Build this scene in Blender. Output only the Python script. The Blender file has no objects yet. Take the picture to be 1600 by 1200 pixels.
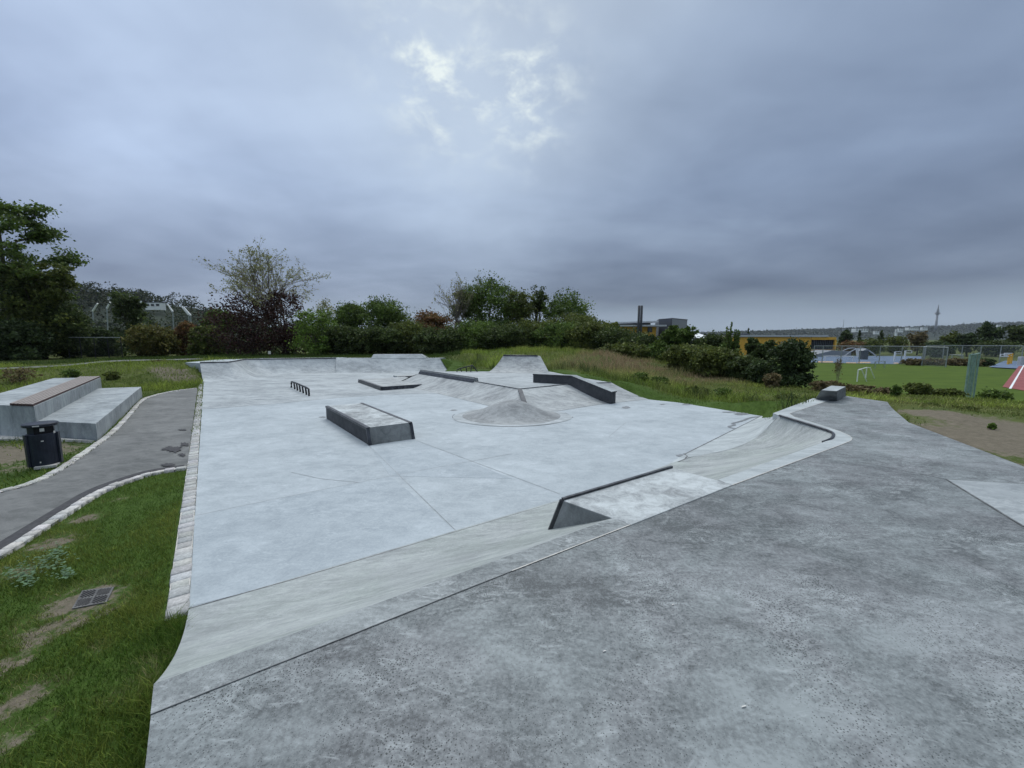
import bpy, math, random
import numpy as np
from mathutils import Vector, noise

C = bpy.context.scene.collection
sc = bpy.context.scene
R = math.radians
rng = np.random.default_rng(7)
random.seed(7)

# ---------------------------------------------------------------- camera and survey helpers
F, EYE = 601.0, 2.6
PITCH = math.atan(70 / F)
def ray(px, py):
    a = (px - 800) / F; b = (600 - py) / F
    return a, math.cos(PITCH) + b * math.sin(PITCH), -math.sin(PITCH) + b * math.cos(PITCH)
def at(px, py, z=0.0):
    a, dy, dz = ray(px, py); t = (z - EYE) / dz
    return (a * t, dy * t, z)
def deep(px, py, Y):
    a, dy, dz = ray(px, py); t = Y / dy
    return (a * t, Y, EYE + dz * t)
cd = bpy.data.cameras.new('camera'); cam = bpy.data.objects.new('camera', cd); C.objects.link(cam)
cam.location = (0, 0, EYE); cam.rotation_euler = (math.pi / 2 - PITCH, 0, 0)
cd.sensor_width = 36; cd.lens = 36 * F / 1600; cd.clip_start = .05; cd.clip_end = 9000
sc.camera = cam

# ---------------------------------------------------------------- materials
def newmat(name):
    m = bpy.data.materials.new(name); m.use_nodes = True
    nt = m.node_tree; return m, nt, nt.nodes['Principled BSDF']
def N(nt, t, **kw):
    n = nt.nodes.new(t)
    for k, v in kw.items():
        if k in n.inputs: n.inputs[k].default_value = v
        else: setattr(n, k, v)
    return n
def ramp(nt, stops):
    r = nt.nodes.new('ShaderNodeValToRGB'); e = r.color_ramp.elements
    while len(e) < len(stops): e.new(.5)
    for el, (p, c) in zip(e, stops):
        el.position = p; el.color = (*c, 1) if len(c) == 3 else c
    return r
def math_n(nt, op, a, b=None, clamp=False):
    n = nt.nodes.new('ShaderNodeMath'); n.operation = op; n.use_clamp = clamp
    for i, v in enumerate((a, b)):
        if v is None: continue
        if isinstance(v, (int, float)): n.inputs[i].default_value = v
        else: nt.links.new(v, n.inputs[i])
    return n.outputs[0]
def mixc(nt, fac, a, b, mode='MIX'):
    n = nt.nodes.new('ShaderNodeMix'); n.data_type = 'RGBA'; n.blend_type = mode
    for s, v in ((n.inputs[0], fac), (n.inputs[6], a), (n.inputs[7], b)):
        if hasattr(v, 'type'): nt.links.new(v, s)
        elif isinstance(v, (int, float)): s.default_value = v
        else: s.default_value = (*v, 1)
    return n.outputs[2]
def tex(nt, vec, scale, detail=6, rough=.6, dist=0.0):
    n = nt.nodes.new('ShaderNodeTexNoise')
    n.inputs['Scale'].default_value = scale; n.inputs['Detail'].default_value = detail
    n.inputs['Roughness'].default_value = rough; n.inputs['Distortion'].default_value = dist
    nt.links.new(vec, n.inputs['Vector']); return n.outputs[0]
def mapping(nt, vec, rot=0, scale=(1, 1, 1)):
    m = nt.nodes.new('ShaderNodeMapping'); m.inputs['Rotation'].default_value = (0, 0, rot)
    m.inputs['Scale'].default_value = scale; nt.links.new(vec, m.inputs['Vector']); return m.outputs[0]
def bump(nt, b, h, strength=.2, dist=.01):
    n = nt.nodes.new('ShaderNodeBump'); n.inputs['Strength'].default_value = strength
    n.inputs['Distance'].default_value = dist; nt.links.new(h, n.inputs['Height'])
    nt.links.new(n.outputs[0], b.inputs['Normal'])

def concrete(name, lo, hi, s=1.0, streak=(1, 1, 1), rot=0, specks=0.0, stops=(.34, .66), rough=.75, tint=None, white=0.0, fine=.16):
    m, nt, b = newmat(name)
    g = nt.nodes.new('ShaderNodeNewGeometry'); P = g.outputs['Position']
    Q = mapping(nt, P, rot, streak)
    n1 = tex(nt, Q, .45 * s, 4, .6, .4); n2 = tex(nt, Q, 2.1 * s, 8, .68, .7); n3 = tex(nt, P, 22 * s, 5, .7)
    v = math_n(nt, 'ADD', math_n(nt, 'MULTIPLY', n1, .5 - fine / 2), math_n(nt, 'ADD', math_n(nt, 'MULTIPLY', n2, .5 - fine / 2), math_n(nt, 'MULTIPLY', n3, fine)))
    rp = ramp(nt, [(stops[0], lo), (stops[1], hi)]); nt.links.new(v, rp.inputs[0]); col = rp.outputs[0]
    if tint:
        t = tex(nt, P, .8 * s, 3, .5, .5); tr = ramp(nt, [(.42, (1, 1, 1)), (.62, tint)]); nt.links.new(t, tr.inputs[0])
        col = mixc(nt, .8, col, tr.outputs[0], 'MULTIPLY')
    if white:                                  # lime bloom and trowel marks
        w = tex(nt, mapping(nt, P, rot + .5, (1, 2.2, 1)), 3.2 * s, 11, .78, 1.6)
        wm = tex(nt, P, .9 * s, 3, .5)
        wr = ramp(nt, [(.535, (0, 0, 0)), (.68, (1, 1, 1))]); nt.links.new(math_n(nt, 'ADD', math_n(nt, 'MULTIPLY', w, .75), math_n(nt, 'MULTIPLY', wm, .28)), wr.inputs[0])
        col = mixc(nt, math_n(nt, 'MULTIPLY', wr.outputs[0], white), col, tuple(min(.75, c * 1.25 + .12) for c in hi))
    if specks:
        vo = nt.nodes.new('ShaderNodeTexVoronoi'); vo.inputs['Scale'].default_value = 46 * s; vo.inputs['Randomness'].default_value = 1
        nt.links.new(P, vo.inputs['Vector'])
        sm = tex(nt, P, 1.3, 4, .6)
        thr = math_n(nt, 'MULTIPLY', math_n(nt, 'SUBTRACT', sm, .26), .86)
        d = math_n(nt, 'LESS_THAN', vo.outputs['Distance'], thr)
        col = mixc(nt, math_n(nt, 'MULTIPLY', d, specks), col, tuple(c * .42 for c in lo))
        v4 = nt.nodes.new('ShaderNodeTexVoronoi'); v4.inputs['Scale'].default_value = 60 * s; nt.links.new(P, v4.inputs['Vector'])
        d2 = math_n(nt, 'LESS_THAN', v4.outputs['Distance'], .22)
        col = mixc(nt, math_n(nt, 'MULTIPLY', d2, specks * .55), col, hi)
    nt.links.new(col, b.inputs['Base Color'])
    rr = math_n(nt, 'ADD', math_n(nt, 'MULTIPLY', n2, -.25), rough + .12); nt.links.new(rr, b.inputs['Roughness'])
    b.inputs['Specular IOR Level'].default_value = .35
    bump(nt, b, math_n(nt, 'ADD', n3, math_n(nt, 'MULTIPLY', n2, .8)), .25, .006)
    return m

def noisy(name, lo, hi, scale=4, rough=.6, metal=0, streak=(1, 1, 1), bumps=.15, spec=.4, stops=(.35, .65)):
    m, nt, b = newmat(name)
    g = nt.nodes.new('ShaderNodeNewGeometry')
    n = tex(nt, mapping(nt, g.outputs['Position'], .65, streak), scale, 8, .65, .3)
    r = ramp(nt, [(stops[0], lo), (stops[1], hi)]); nt.links.new(n, r.inputs[0]); nt.links.new(r.outputs[0], b.inputs['Base Color'])
    b.inputs['Roughness'].default_value = rough; b.inputs['Metallic'].default_value = metal
    b.inputs['Specular IOR Level'].default_value = spec
    bump(nt, b, n, bumps, .01); return m
def attr_mat(name, rough=.8, scale=20, var=.25, translucent=0.0, spec=.25):
    m, nt, b = newmat(name)
    a = nt.nodes.new('ShaderNodeAttribute'); a.attribute_name = 'tone'
    g = nt.nodes.new('ShaderNodeNewGeometry')
    n = tex(nt, g.outputs['Position'], scale, 5, .6)
    r = ramp(nt, [(.3, (1 - var,) * 3), (.7, (1 + var,) * 3)]); nt.links.new(n, r.inputs[0])
    c = mixc(nt, 1.0, a.outputs['Color'], r.outputs[0], 'MULTIPLY')
    nt.links.new(c, b.inputs['Base Color']); b.inputs['Roughness'].default_value = rough
    b.inputs['Specular IOR Level'].default_value = spec
    if translucent:
        t = nt.nodes.new('ShaderNodeBsdfTranslucent'); nt.links.new(c, t.inputs[0])
        mx = nt.nodes.new('ShaderNodeMixShader'); mx.inputs[0].default_value = translucent
        nt.links.new(b.outputs[0], mx.inputs[1]); nt.links.new(t.outputs[0], mx.inputs[2])
        nt.links.new(mx.outputs[0], nt.nodes['Material Output'].inputs[0])
    return m

M = {}
M['floor'] = concrete('pale_concrete', (.262, .298, .318), (.382, .425, .448), 1.1, (1, 1.5, 1), .9, white=.35, stops=(.40, .60), specks=.1, fine=.26)
M['floor_b'] = concrete('second_pour_concrete', (.248, .286, .310), (.362, .406, .432), 1.25, (1, 1.4, 1), .3, white=.4, stops=(.40, .60), specks=.14, fine=.28)
M['floor_grey'] = concrete('grey_concrete', (.205, .228, .238), (.385, .418, .43), 1.0, (1, 1.9, 1), .7, white=.3, stops=(.41, .60))
M['bank'] = concrete('bank_concrete', (.20, .218, .217), (.345, .37, .366), 1.5, (1, 3.0, 1), -.58, tint=(.97, 1.0, .96), white=.4, specks=.2, stops=(.40, .60), fine=.24)
M['hump'] = concrete('hump_concrete', (.185, .198, .204), (.385, .41, .41), 1.5, (1, 2.2, 1), .4, white=.4, specks=.12, stops=(.40, .59))
M['mound'] = concrete('mound_concrete', (.145, .155, .16), (.29, .308, .31), 1.9, (1, 1.4, 1), .4, white=.3, specks=.2, stops=(.41, .59))
M['lip'] = concrete('lip_concrete', (.105, .117, .12), (.285, .31, .311), 1.9, (1, 2.6, 1), -.58, specks=.45, white=.75, stops=(.41, .59), fine=.3)
M['deck'] = concrete('dark_mottled_concrete', (.074, .083, .086), (.232, .259, .262), 1.5, (1, 1.7, 1), -1.0, specks=.9, stops=(.415, .585), rough=.66, tint=(1.02, .975, .99), white=.62, fine=.34)
M['side_bank'] = concrete('pale_bank_concrete', (.26, .288, .295), (.41, .447, .452), 1.1, (1, 3.0, 1), -.75, white=.35, stops=(.40, .60), specks=.08)
M['patch'] = concrete('light_patch_concrete', (.2, .222, .23), (.34, .368, .376), 1.2, (1, 2, 1), -.9, specks=.25, white=.4, stops=(.40, .6))
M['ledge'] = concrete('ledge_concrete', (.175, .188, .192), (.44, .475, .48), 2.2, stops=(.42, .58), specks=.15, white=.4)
M['ledge_shaded'] = concrete('shaded_ledge_concrete', (.11, .12, .12), (.245, .262, .26), 2.2, specks=.3, stops=(.40, .6))  # ledge concrete with the shade of upright faces put into its colour
M['dark_ledge'] = concrete('black_concrete', (.03, .032, .036), (.075, .08, .085), 2.0, specks=.1)  # near-black hubba tone, also painted as shade on the grind box
M['step'] = concrete('smooth_step_concrete', (.165, .186, .196), (.355, .39, .40), 1.9, (1, 1, .45), .2, white=.35, specks=.12, stops=(.40, .6))
M['steel'] = noisy('dark_steel', (.035, .037, .042), (.10, .105, .115), 6, .42, .7, (1, 1, 1), .08)
M['steel_worn'] = noisy('worn_steel', (.12, .125, .13), (.26, .27, .28), 8, .4, .6)
M['matte_steel'] = noisy('matte_grey_steel', (.06, .064, .07), (.12, .125, .132), 6, .75, 0)
M['grate'] = noisy('cast_iron', (.075, .075, .075), (.14, .14, .135), 12, .7, .2)
M['black'] = noisy('black_painted_metal', (.012, .013, .016), (.03, .031, .036), 8, .45, .2)
M['joint'] = noisy('joint_filler', (.20, .215, .22), (.33, .35, .355), 9, .9)
M['seam'] = noisy('lip_seam', (.13, .14, .143), (.25, .265, .268), 9, .9)
M['scuff'] = noisy('wheel_scuff', (.275, .305, .325), (.415, .455, .48), 14, .9, stops=(.42, .58))
M['crack'] = noisy('joint_dark', (.075, .08, .083), (.19, .2, .205), 9, .9)
M['wet_shade'] = noisy('damp_and_shade', (.10, .11, .12), (.2, .215, .225), 5, .55)
M['bin'] = noisy('navy_painted_steel', (.010, .014, .024), (.020, .026, .042), 5, .42, .15, bumps=.03)
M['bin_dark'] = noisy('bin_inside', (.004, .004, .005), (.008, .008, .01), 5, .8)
M['sticker'] = noisy('sticker_paper', (.5, .5, .46), (.68, .66, .62), 30, .6)
M['wood'] = noisy('weathered_wood', (.155, .138, .125), (.30, .268, .245), 5, .75, 0, (9, .5, 1), .3)
M['wood_end'] = noisy('wood_end', (.035, .02, .02), (.09, .05, .045), 20, .8)
M['white'] = noisy('white_paint', (.62, .64, .64), (.78, .8, .8), 4, .5)
M['grey_metal'] = noisy('galvanised_metal', (.22, .25, .25), (.36, .39, .39), 6, .5, .4)
M['green_metal'] = noisy('pale_green_metal', (.16, .26, .22), (.26, .38, .32), 5, .5, .2)
M['green_panel'] = noisy('green_panel', (.06, .10, .085), (.10, .16, .135), 5, .6, .1)
M['yellow'] = noisy('yellow_render', (.60, .32, .04), (.72, .42, .07), 2, .8)
M['cladding_dark'] = noisy('dark_grey_cladding', (.055, .062, .075), (.085, .092, .108), 3, .5, 0, (1, 1, 12))
M['cladding'] = noisy('grey_cladding', (.19, .205, .225), (.25, .265, .285), 3, .5, 0, (1, 1, 12))
M['cladding_black'] = noisy('dark_steel_flue', (.02, .024, .03), (.04, .046, .055), 3, .7)
M['roof_grey'] = noisy('roof_sheet', (.36, .38, .40), (.5, .52, .54), 3, .5)
M['glass'] = noisy('window_glass', (.012, .015, .018), (.04, .045, .05), 1.2, .12, 0, spec=.6)
M['blue'] = noisy('blue_court', (.075, .115, .18), (.12, .17, .25), .6, .8)
M['red'] = noisy('red_track', (.17, .042, .042), (.26, .075, .07), .9, .85)
M['bark'] = noisy('bark', (.035, .028, .022), (.10, .08, .06), 12, .9, 0, (1, 1, .3), .5)
M['twig'] = noisy('pale_bark', (.10, .085, .07), (.2, .175, .15), 12, .9)
M['leaf'] = attr_mat('leaf', .65, 9, .35, .32, .25)
M['blade'] = attr_mat('grass_blade', .7, 14, .3, .25, .2)
M['stone'] = attr_mat('cobble_granite', .8, 35, .28)
M['mortar'] = noisy('mortar', (.36, .35, .33), (.55, .54, .5), 14, .95)
M['asphalt'] = concrete('worn_asphalt', (.088, .092, .090), (.175, .179, .174), 1.6, (1, 1.6, 1), .6, specks=.45, stops=(.40, .62), rough=.85)
M['asphalt_dark'] = noisy('fresh_asphalt', (.03, .03, .033), (.06, .06, .064), 18, .9)
M['tower'] = noisy('tower_concrete', (.2, .21, .22), (.3, .31, .32), .1, .9)
M['orange'] = noisy('orange_rubber', (.42, .24, .12), (.5, .36, .2), 1, .8)

# fence netting: woven wire with real gaps (alpha by pattern)
def netting(name, col, cell, wire):
    m, nt, b = newmat(name)
    t = nt.nodes.new('ShaderNodeTexCoord'); s = nt.nodes.new('ShaderNodeSeparateXYZ'); nt.links.new(t.outputs['UV'], s.inputs[0])
    b.inputs['Base Color'].default_value = (*col, 1); b.inputs['Roughness'].default_value = .6
    u = math_n(nt, 'FRACT', math_n(nt, 'DIVIDE', math_n(nt, 'ADD', s.outputs[0], s.outputs[1]), cell))
    v = math_n(nt, 'FRACT', math_n(nt, 'DIVIDE', math_n(nt, 'SUBTRACT', s.outputs[0], s.outputs[1]), cell))
    a = math_n(nt, 'MAXIMUM', math_n(nt, 'LESS_THAN', u, wire), math_n(nt, 'LESS_THAN', v, wire))
    nt.links.new(a, b.inputs['Alpha']); return m
M['net_dark'] = netting('dark_wire_netting', (.03, .04, .035), .14, .05)
M['net_green'] = netting('green_netting', (.12, .22, .17), .10, .22)
M['net'] = netting('wire_netting', (.22, .25, .26), .12, .10)

# ground: grass, dry meadow and bare soil by mask
def ground_mat():
    m, nt, b = newmat('ground_soil_and_grass')
    g = nt.nodes.new('ShaderNodeNewGeometry'); P = g.outputs['Position']
    a = nt.nodes.new('ShaderNodeAttribute'); a.attribute_name = 'tone'
    s = nt.nodes.new('ShaderNodeSeparateColor'); nt.links.new(a.outputs['Color'], s.inputs[0])
    n1 = tex(nt, P, .9, 7, .65, .3); n2 = tex(nt, P, 9, 8, .7); n3 = tex(nt, P, 45, 5, .7)
    r1 = ramp(nt, [(.3, (.03, .055, .01)), (.7, (.065, .11, .022))]); nt.links.new(n2, r1.inputs[0])
    r2 = ramp(nt, [(.3, (.05, .07, .018)), (.7, (.10, .115, .035))]); nt.links.new(n1, r2.inputs[0])
    r3 = ramp(nt, [(.25, (.07, .06, .043)), (.5, (.135, .118, .088)), (.75, (.22, .195, .15))]); nt.links.new(math_n(nt, 'ADD', math_n(nt, 'MULTIPLY', n2, .6), math_n(nt, 'MULTIPLY', n3, .4)), r3.inputs[0])
    c = mixc(nt, s.outputs[1], r1.outputs[0], r2.outputs[0])
    f = math_n(nt, 'ADD', s.outputs[0], math_n(nt, 'MULTIPLY', math_n(nt, 'SUBTRACT', n2, .5), 1.4))
    fr = ramp(nt, [(.38, (0, 0, 0)), (.55, (1, 1, 1))]); nt.links.new(f, fr.inputs[0])
    fm = math_n(nt, 'MULTIPLY', fr.outputs[0], math_n(nt, 'GREATER_THAN', s.outputs[0], .02))
    c = mixc(nt, fm, c, r3.outputs[0])
    nt.links.new(c, b.inputs['Base Color']); b.inputs['Roughness'].default_value = .95; b.inputs['Specular IOR Level'].default_value = .1
    bump(nt, b, math_n(nt, 'ADD', n2, math_n(nt, 'MULTIPLY', n3, .5)), .6, .03); return m
M['ground'] = ground_mat()
M['turf'] = noisy('sports_turf', (.042, .074, .005), (.068, .108, .010), .35, .9, 0, (1, 3, 1), .2, .15)
M['hill'] = noisy('wooded_hill', (.018, .026, .02), (.045, .058, .04), .03, .95, 0, (1, 1, 1), .5, .1)

# ---------------------------------------------------------------- mesh helpers
def tag(o, label=None, cat=None, group=None, kind=None):
    if label: o['label'] = label
    if cat: o['category'] = cat
    if group: o['group'] = group
    if kind: o['kind'] = kind
    return o
def root(name, loc, label, cat, group=None):
    o = bpy.data.objects.new(name, None); C.objects.link(o); o.location = loc
    o.empty_display_size = .2; o['org'] = loc
    return tag(o, label, cat, group)
def org(parent):
    return Vector(parent['org']) if parent is not None else Vector((0, 0, 0))
class MB:
    def __init__(s): s.v = []; s.f = []; s.m = []
    def add(s, vs, fs, mi=0):
        k = len(s.v); s.v += [tuple(v) for v in vs]
        for f in fs: s.f.append(tuple(i + k for i in f)); s.m.append(mi)
        return s
    def loft(s, lo, hi, mi=0, cap_lo=True, cap_hi=True, mt=None):    # two polygons of equal length
        n = len(lo); fs = [(i, (i + 1) % n, n + (i + 1) % n, n + i) for i in range(n)]
        s.add(list(lo) + list(hi), fs, mi)
        if cap_hi: s.add(hi, [tuple(range(n))], mi if mt is None else mt)
        if cap_lo: s.add(lo, [tuple(range(n - 1, -1, -1))], mi)
        return s
    def prism(s, poly, z0, z1, mi=0, mt=None):
        return s.loft([(p[0], p[1], z0) for p in poly], [(p[0], p[1], z1) for p in poly], mi, mt=mt)
    def box(s, c, d, rz=0, mi=0):
        cx, cy, cz = c; a, b2, h = d[0] / 2, d[1] / 2, d[2] / 2; co, si = math.cos(rz), math.sin(rz)
        q = [(cx + x * co - y * si, cy + x * si + y * co) for x, y in ((-a, -b2), (a, -b2), (a, b2), (-a, b2))]
        return s.prism(q, cz - h, cz + h, mi)
    def grid(s, rows, mi=0):
        n = len(rows[0]); vs = [p for r in rows for p in r]
        fs = [(i * n + j, i * n + j + 1, (i + 1) * n + j + 1, (i + 1) * n + j) for i in range(len(rows) - 1) for j in range(n - 1)]
        return s.add(vs, fs, mi)
    def tube(s, pts, r, n=8, mi=0, cap=True):
        pts = [Vector(p) for p in pts]; rows = []
        for i, p in enumerate(pts):
            d = (pts[min(i + 1, len(pts) - 1)] - pts[max(i - 1, 0)])
            d = d.normalized() if d.length > 1e-9 else Vector((0, 0, 1))
            u = d.orthogonal().normalized() if abs(d.z) > .95 else d.cross(Vector((0, 0, 1))).normalized()
            w = d.cross(u); rr = r[i] if isinstance(r, (list, tuple)) else r
            rows.append([p + (u * math.cos(2 * math.pi * k / n) + w * math.sin(2 * math.pi * k / n)) * rr for k in range(n)])
        vs = [q for ro in rows for q in ro]
        fs = [(i * n + k, i * n + (k + 1) % n, (i + 1) * n + (k + 1) % n, (i + 1) * n + k) for i in range(len(rows) - 1) for k in range(n)]
        s.add(vs, fs, mi)
        if cap: s.add(rows[0], [tuple(range(n - 1, -1, -1))], mi); s.add(rows[-1], [tuple(range(n))], mi)
        return s
    def beam(s, a, b, w, h, mi=0, up=(0, 0, 1)):                       # rectangular bar from a to b
        a, b = Vector(a), Vector(b); d = (b - a).normalized(); sd = d.cross(Vector(up)).normalized() * (w / 2); u = sd.cross(d).normalized() * (h / 2)
        q = [-sd - u, sd - u, sd + u, -sd + u]
        return s.loft([a + x for x in q], [b + x for x in q], mi)
    def build(s, name, mats, parent=None, smooth=False, bevel=0, loc=None):
        me = bpy.data.meshes.new(name)
        if parent is None:
            if loc is None:
                xs = np.array(s.v); loc = ((xs[:, 0].min() + xs[:, 0].max()) / 2, (xs[:, 1].min() + xs[:, 1].max()) / 2, xs[:, 2].min())
            o0 = Vector(loc)
        else: o0 = org(parent)
        me.from_pydata([tuple(Vector(v) - o0) for v in s.v], [], s.f)
        mats = mats if isinstance(mats, (list, tuple)) else [mats]
        for m in mats: me.materials.append(m)
        if len(mats) > 1: me.polygons.foreach_set('material_index', s.m)
        import bmesh
        bm = bmesh.new(); bm.from_mesh(me); bmesh.ops.remove_doubles(bm, verts=bm.verts, dist=1e-5)
        bmesh.ops.recalc_face_normals(bm, faces=bm.faces); bm.to_mesh(me); bm.free()
        if smooth: me.polygons.foreach_set('use_smooth', [True] * len(me.polygons))
        ob = bpy.data.objects.new(name, me); C.objects.link(ob)
        if parent is None: ob.location = o0
        else: ob.parent = parent
        ob['org'] = tuple(o0)
        if bevel:
            bv = ob.modifiers.new('bevel', 'BEVEL'); bv.width = bevel; bv.segments = 2; bv.limit_method = 'ANGLE'; bv.angle_limit = R(35)
        return ob
def fast(name, V, Fq, col, mat, parent=None, loc=(0, 0, 0)):          # numpy mesh, faces all of one size
    me = bpy.data.meshes.new(name); o0 = np.array(org(parent) if parent is not None else loc, float)
    V = (V - o0).astype(np.float32); k = Fq.shape[1]; nf = len(Fq)
    me.vertices.add(len(V)); me.vertices.foreach_set('co', V.ravel())
    me.loops.add(nf * k); me.loops.foreach_set('vertex_index', Fq.astype(np.int32).ravel())
    me.polygons.add(nf); me.polygons.foreach_set('loop_start', np.arange(0, nf * k, k, dtype=np.int32))
    try: me.polygons.foreach_set('loop_total', np.full(nf, k, dtype=np.int32))
    except Exception: pass
    at_ = me.attributes.new('tone', 'FLOAT_COLOR', 'POINT')
    at_.data.foreach_set('color', np.concatenate([col, np.ones((len(col), 1))], 1).astype(np.float32).ravel())
    me.update(calc_edges=True); me.materials.append(mat)
    ob = bpy.data.objects.new(name, me); C.objects.link(ob)
    if parent is None: ob.location = tuple(o0)
    else: ob.parent = parent
    ob['org'] = tuple(float(x) for x in o0); return ob
def inside(poly, x, y):
    n = len(poly); c = np.zeros(np.shape(x), bool); j = n - 1
    for i in range(n):
        xi, yi = poly[i][:2]; xj, yj = poly[j][:2]
        if yi != yj:
            t = ((yi > y) != (yj > y)) & (x < (xj - xi) * (y - yi) / (yj - yi) + xi); c ^= t
        j = i
    return c
def lerp(a, b, t): return tuple(a[i] + (b[i] - a[i]) * t for i in range(len(a)))
def resample(pts, n):
    pts = [Vector(p) for p in pts]; L = [0]
    for a, b in zip(pts, pts[1:]): L.append(L[-1] + (b - a).length)
    out = []
    for k in range(n):
        s = L[-1] * k / (n - 1); i = 0
        while i < len(pts) - 2 and L[i + 1] < s: i += 1
        out.append(pts[i].lerp(pts[i + 1], (s - L[i]) / max(L[i + 1] - L[i], 1e-9)))
    return out
def smooth_line(pts, it=2):
    pts = [Vector(p) for p in pts]
    for _ in range(it):
        q = [pts[0]]
        for a, b in zip(pts, pts[1:]): q += [a.lerp(b, .25), a.lerp(b, .75)]
        q.append(pts[-1]); pts = q
    return pts

# ---------------------------------------------------------------- plan of the skatepark
U = Vector((-.62, .785, 0)).normalized(); W = Vector((.785, .62, 0))   # along / across the plaza
DZ = .7
strip_a, strip_b = at(295, 955), at(318, 600)
bank_bot = [at(295, 952), at(1060, 722)]
bank_top = [(-1.98, 1.92, DZ), (5.86, 7.01, DZ)]
plaza = [strip_a, at(290, 975), (-1.5, 3.0), (4.0, 7.0), (7.0, 9.0), (6.9, 10.0), at(1190, 650), at(1060, 629), at(1012, 624),
         (5.0, 17.85), (3.4, 21.0), (2.5, 24.2), (-4.3, 24.3), (-4.9, 31.6), (-13.6, 31.6), (-20.9, 29.4), (-20.75, 25.5), strip_b]
deck = [(-1.92, 1.85), (6.15, 7.03), (6.6, 7.4), (6.75, 7.9), (6.8, 8.8), (6.85, 9.6), (9.78, 12.15), (11.25, 12.95), (11.45, 11.59), (10.9, 10.95), (10.29, 10.2),
        (9.12, 8.68), (7.69, 5.59), (7.35, 3.2), (7.2, -5), (-1.0, -5), (-1.2, .98), (-1.64, 1.51)]
path_R = [at(*p) for p in ((-260, 1010), (-120, 925), (0, 862), (35, 839), (105, 795), (150, 767), (200, 749), (240, 737), (292, 730))]
path_L = [at(*p) for p in ((-420, 860), (-200, 812), (0, 772), (62, 755), (105, 732), (147, 702), (175, 682), (200, 657), (225, 625), (240, 619), (275, 611), (309, 607))]
path_R = [tuple(p) for p in smooth_line(path_R)]; path_L = [tuple(p) for p in smooth_line(path_L)]
path_poly = path_R + path_L[::-1]
plateau_side = [(4.53, 17.68), (3.42, 18.23)]

# ---------------------------------------------------------------- terrain
ctrl = []
def cp(z, *pts): ctrl.extend((p[0], p[1], z) for p in pts)
cp(-.03, (-2.2, 1.5), (-4, 1), (-6, 2), (-9, 4), (-7, 6), (-12, 8), (-4, 4), (-8, 11), (-14, 12), (-16, 17), (-18, 21), (-10, 10), (-22, 12), (-20, 6), (-11, -3), (-4, -4),
   (-5, 10), (0, 10), (2, 8), (0, 16), (-8, 20), (-12, 24), (-2, 5), (5.9, 16.3), (6.9, 15.5), (-26, 20), (-14, 27), (-19, 22.6))
cp(.98, (-22.6, 25.6), (-22.5, 28), (-23.5, 30), (-24.5, 27)); cp(.7, (-21.2, 24.9)); cp(.35, (-20.4, 24.2)); cp(.95, (-21.5, 29.5), (-17, 31.7), (-12, 32.2), (-6, 32.2))
cp(.6, (-4.2, 31.6), (-3, 27), (0, 26), (3, 24), (3.8, 21), (5.2, 17.9)); cp(.3, (5.6, 17.3))
cp(.85, (-30, 33), (-26, 42), (-12, 44), (-20, 36)); cp(.5, (-35, 26), (-40, 38), (-50, 50)); cp(0.9, (-6, 42), (-14, 38))
for px, py, Y in ((740, 552, 34), (800, 548, 35), (870, 548, 33), (940, 553, 29), (1000, 566, 27.5), (1040, 578, 26), (1100, 592, 23), (1180, 605, 19.5), (1260, 613, 16.5)):
    p = deep(px, py, Y); cp(p[2], p)
for px, py, Y in ((1000, 598, 20.5), (1100, 622, 18), (1060, 608, 20), (1180, 634, 14.9), (1230, 632, 13.8)):
    p = deep(px, py, Y); cp(p[2], p)
cp(.62, (8, 5.4), (9.4, 8.4), (10.6, 10), (11.8, 11.6), (7.8, 2), (12, 6), (11, 0), (14, 3)); cp(.55, (13, 9), (16, 7), (9.5, 12.8), (11.2, 13.2)); cp(.42, (14, 12.5), (20, 9)); cp(.62, (7.15, 10.35), (7.9, 11.0), (8.7, 11.75), (9.4, 12.4)); cp(.3, (7.9, 11.7), (8.7, 12.5))
cp(.15, (13.5, 16), (18, 15)); cp(-.5, (17, 20), (22, 18)); cp(-1.4, (20, 26), (28, 22)); cp(-1.95, (26, 33), (36, 28), (45, 28), (30, 45), (50, 45), (42, 70), (70, 70), (100, 60), (90, 100))
cp(1.4, (6, 40), (0, 44)); cp(.3, (12, 36), (14, 32)); cp(-1.2, (18, 36)); cp(-1.8, (20, 60), (22, 46)); cp(.5, (0, 70), (-30, 70), (-60, 80), (-90, 60), (-70, 20)); cp(-2, (40, 130), (150, 150), (150, 40))
cp(0, (-60, 140), (-150, 150), (-120, 0), (0, -60), (-60, -60)); cp(.2, (60, -40))
cp(-3, (0, 300), (300, 300), (400, 0), (600, 600), (2000, 2000), (0, 2500), (2500, 0)); cp(-1, (-400, 300), (-400, -300), (-2000, 2000), (0, -2000), (2000, -2000), (-2000, -2000))
CT = np.array(ctrl)
def segd(x, y, P):
    d = np.full(len(x), 1e9)
    for a, b in zip(P, P[1:]):
        ax, ay, bx, by = a[0], a[1], b[0], b[1]; t = np.clip(((x - ax) * (bx - ax) + (y - ay) * (by - ay)) / ((bx - ax) ** 2 + (by - ay) ** 2), 0, 1)
        d = np.minimum(d, np.hypot(x - ax - t * (bx - ax), y - ay - t * (by - ay)))
    return d
RIM = [at(1190, 650), at(1060, 629), at(1012, 624)]
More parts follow.
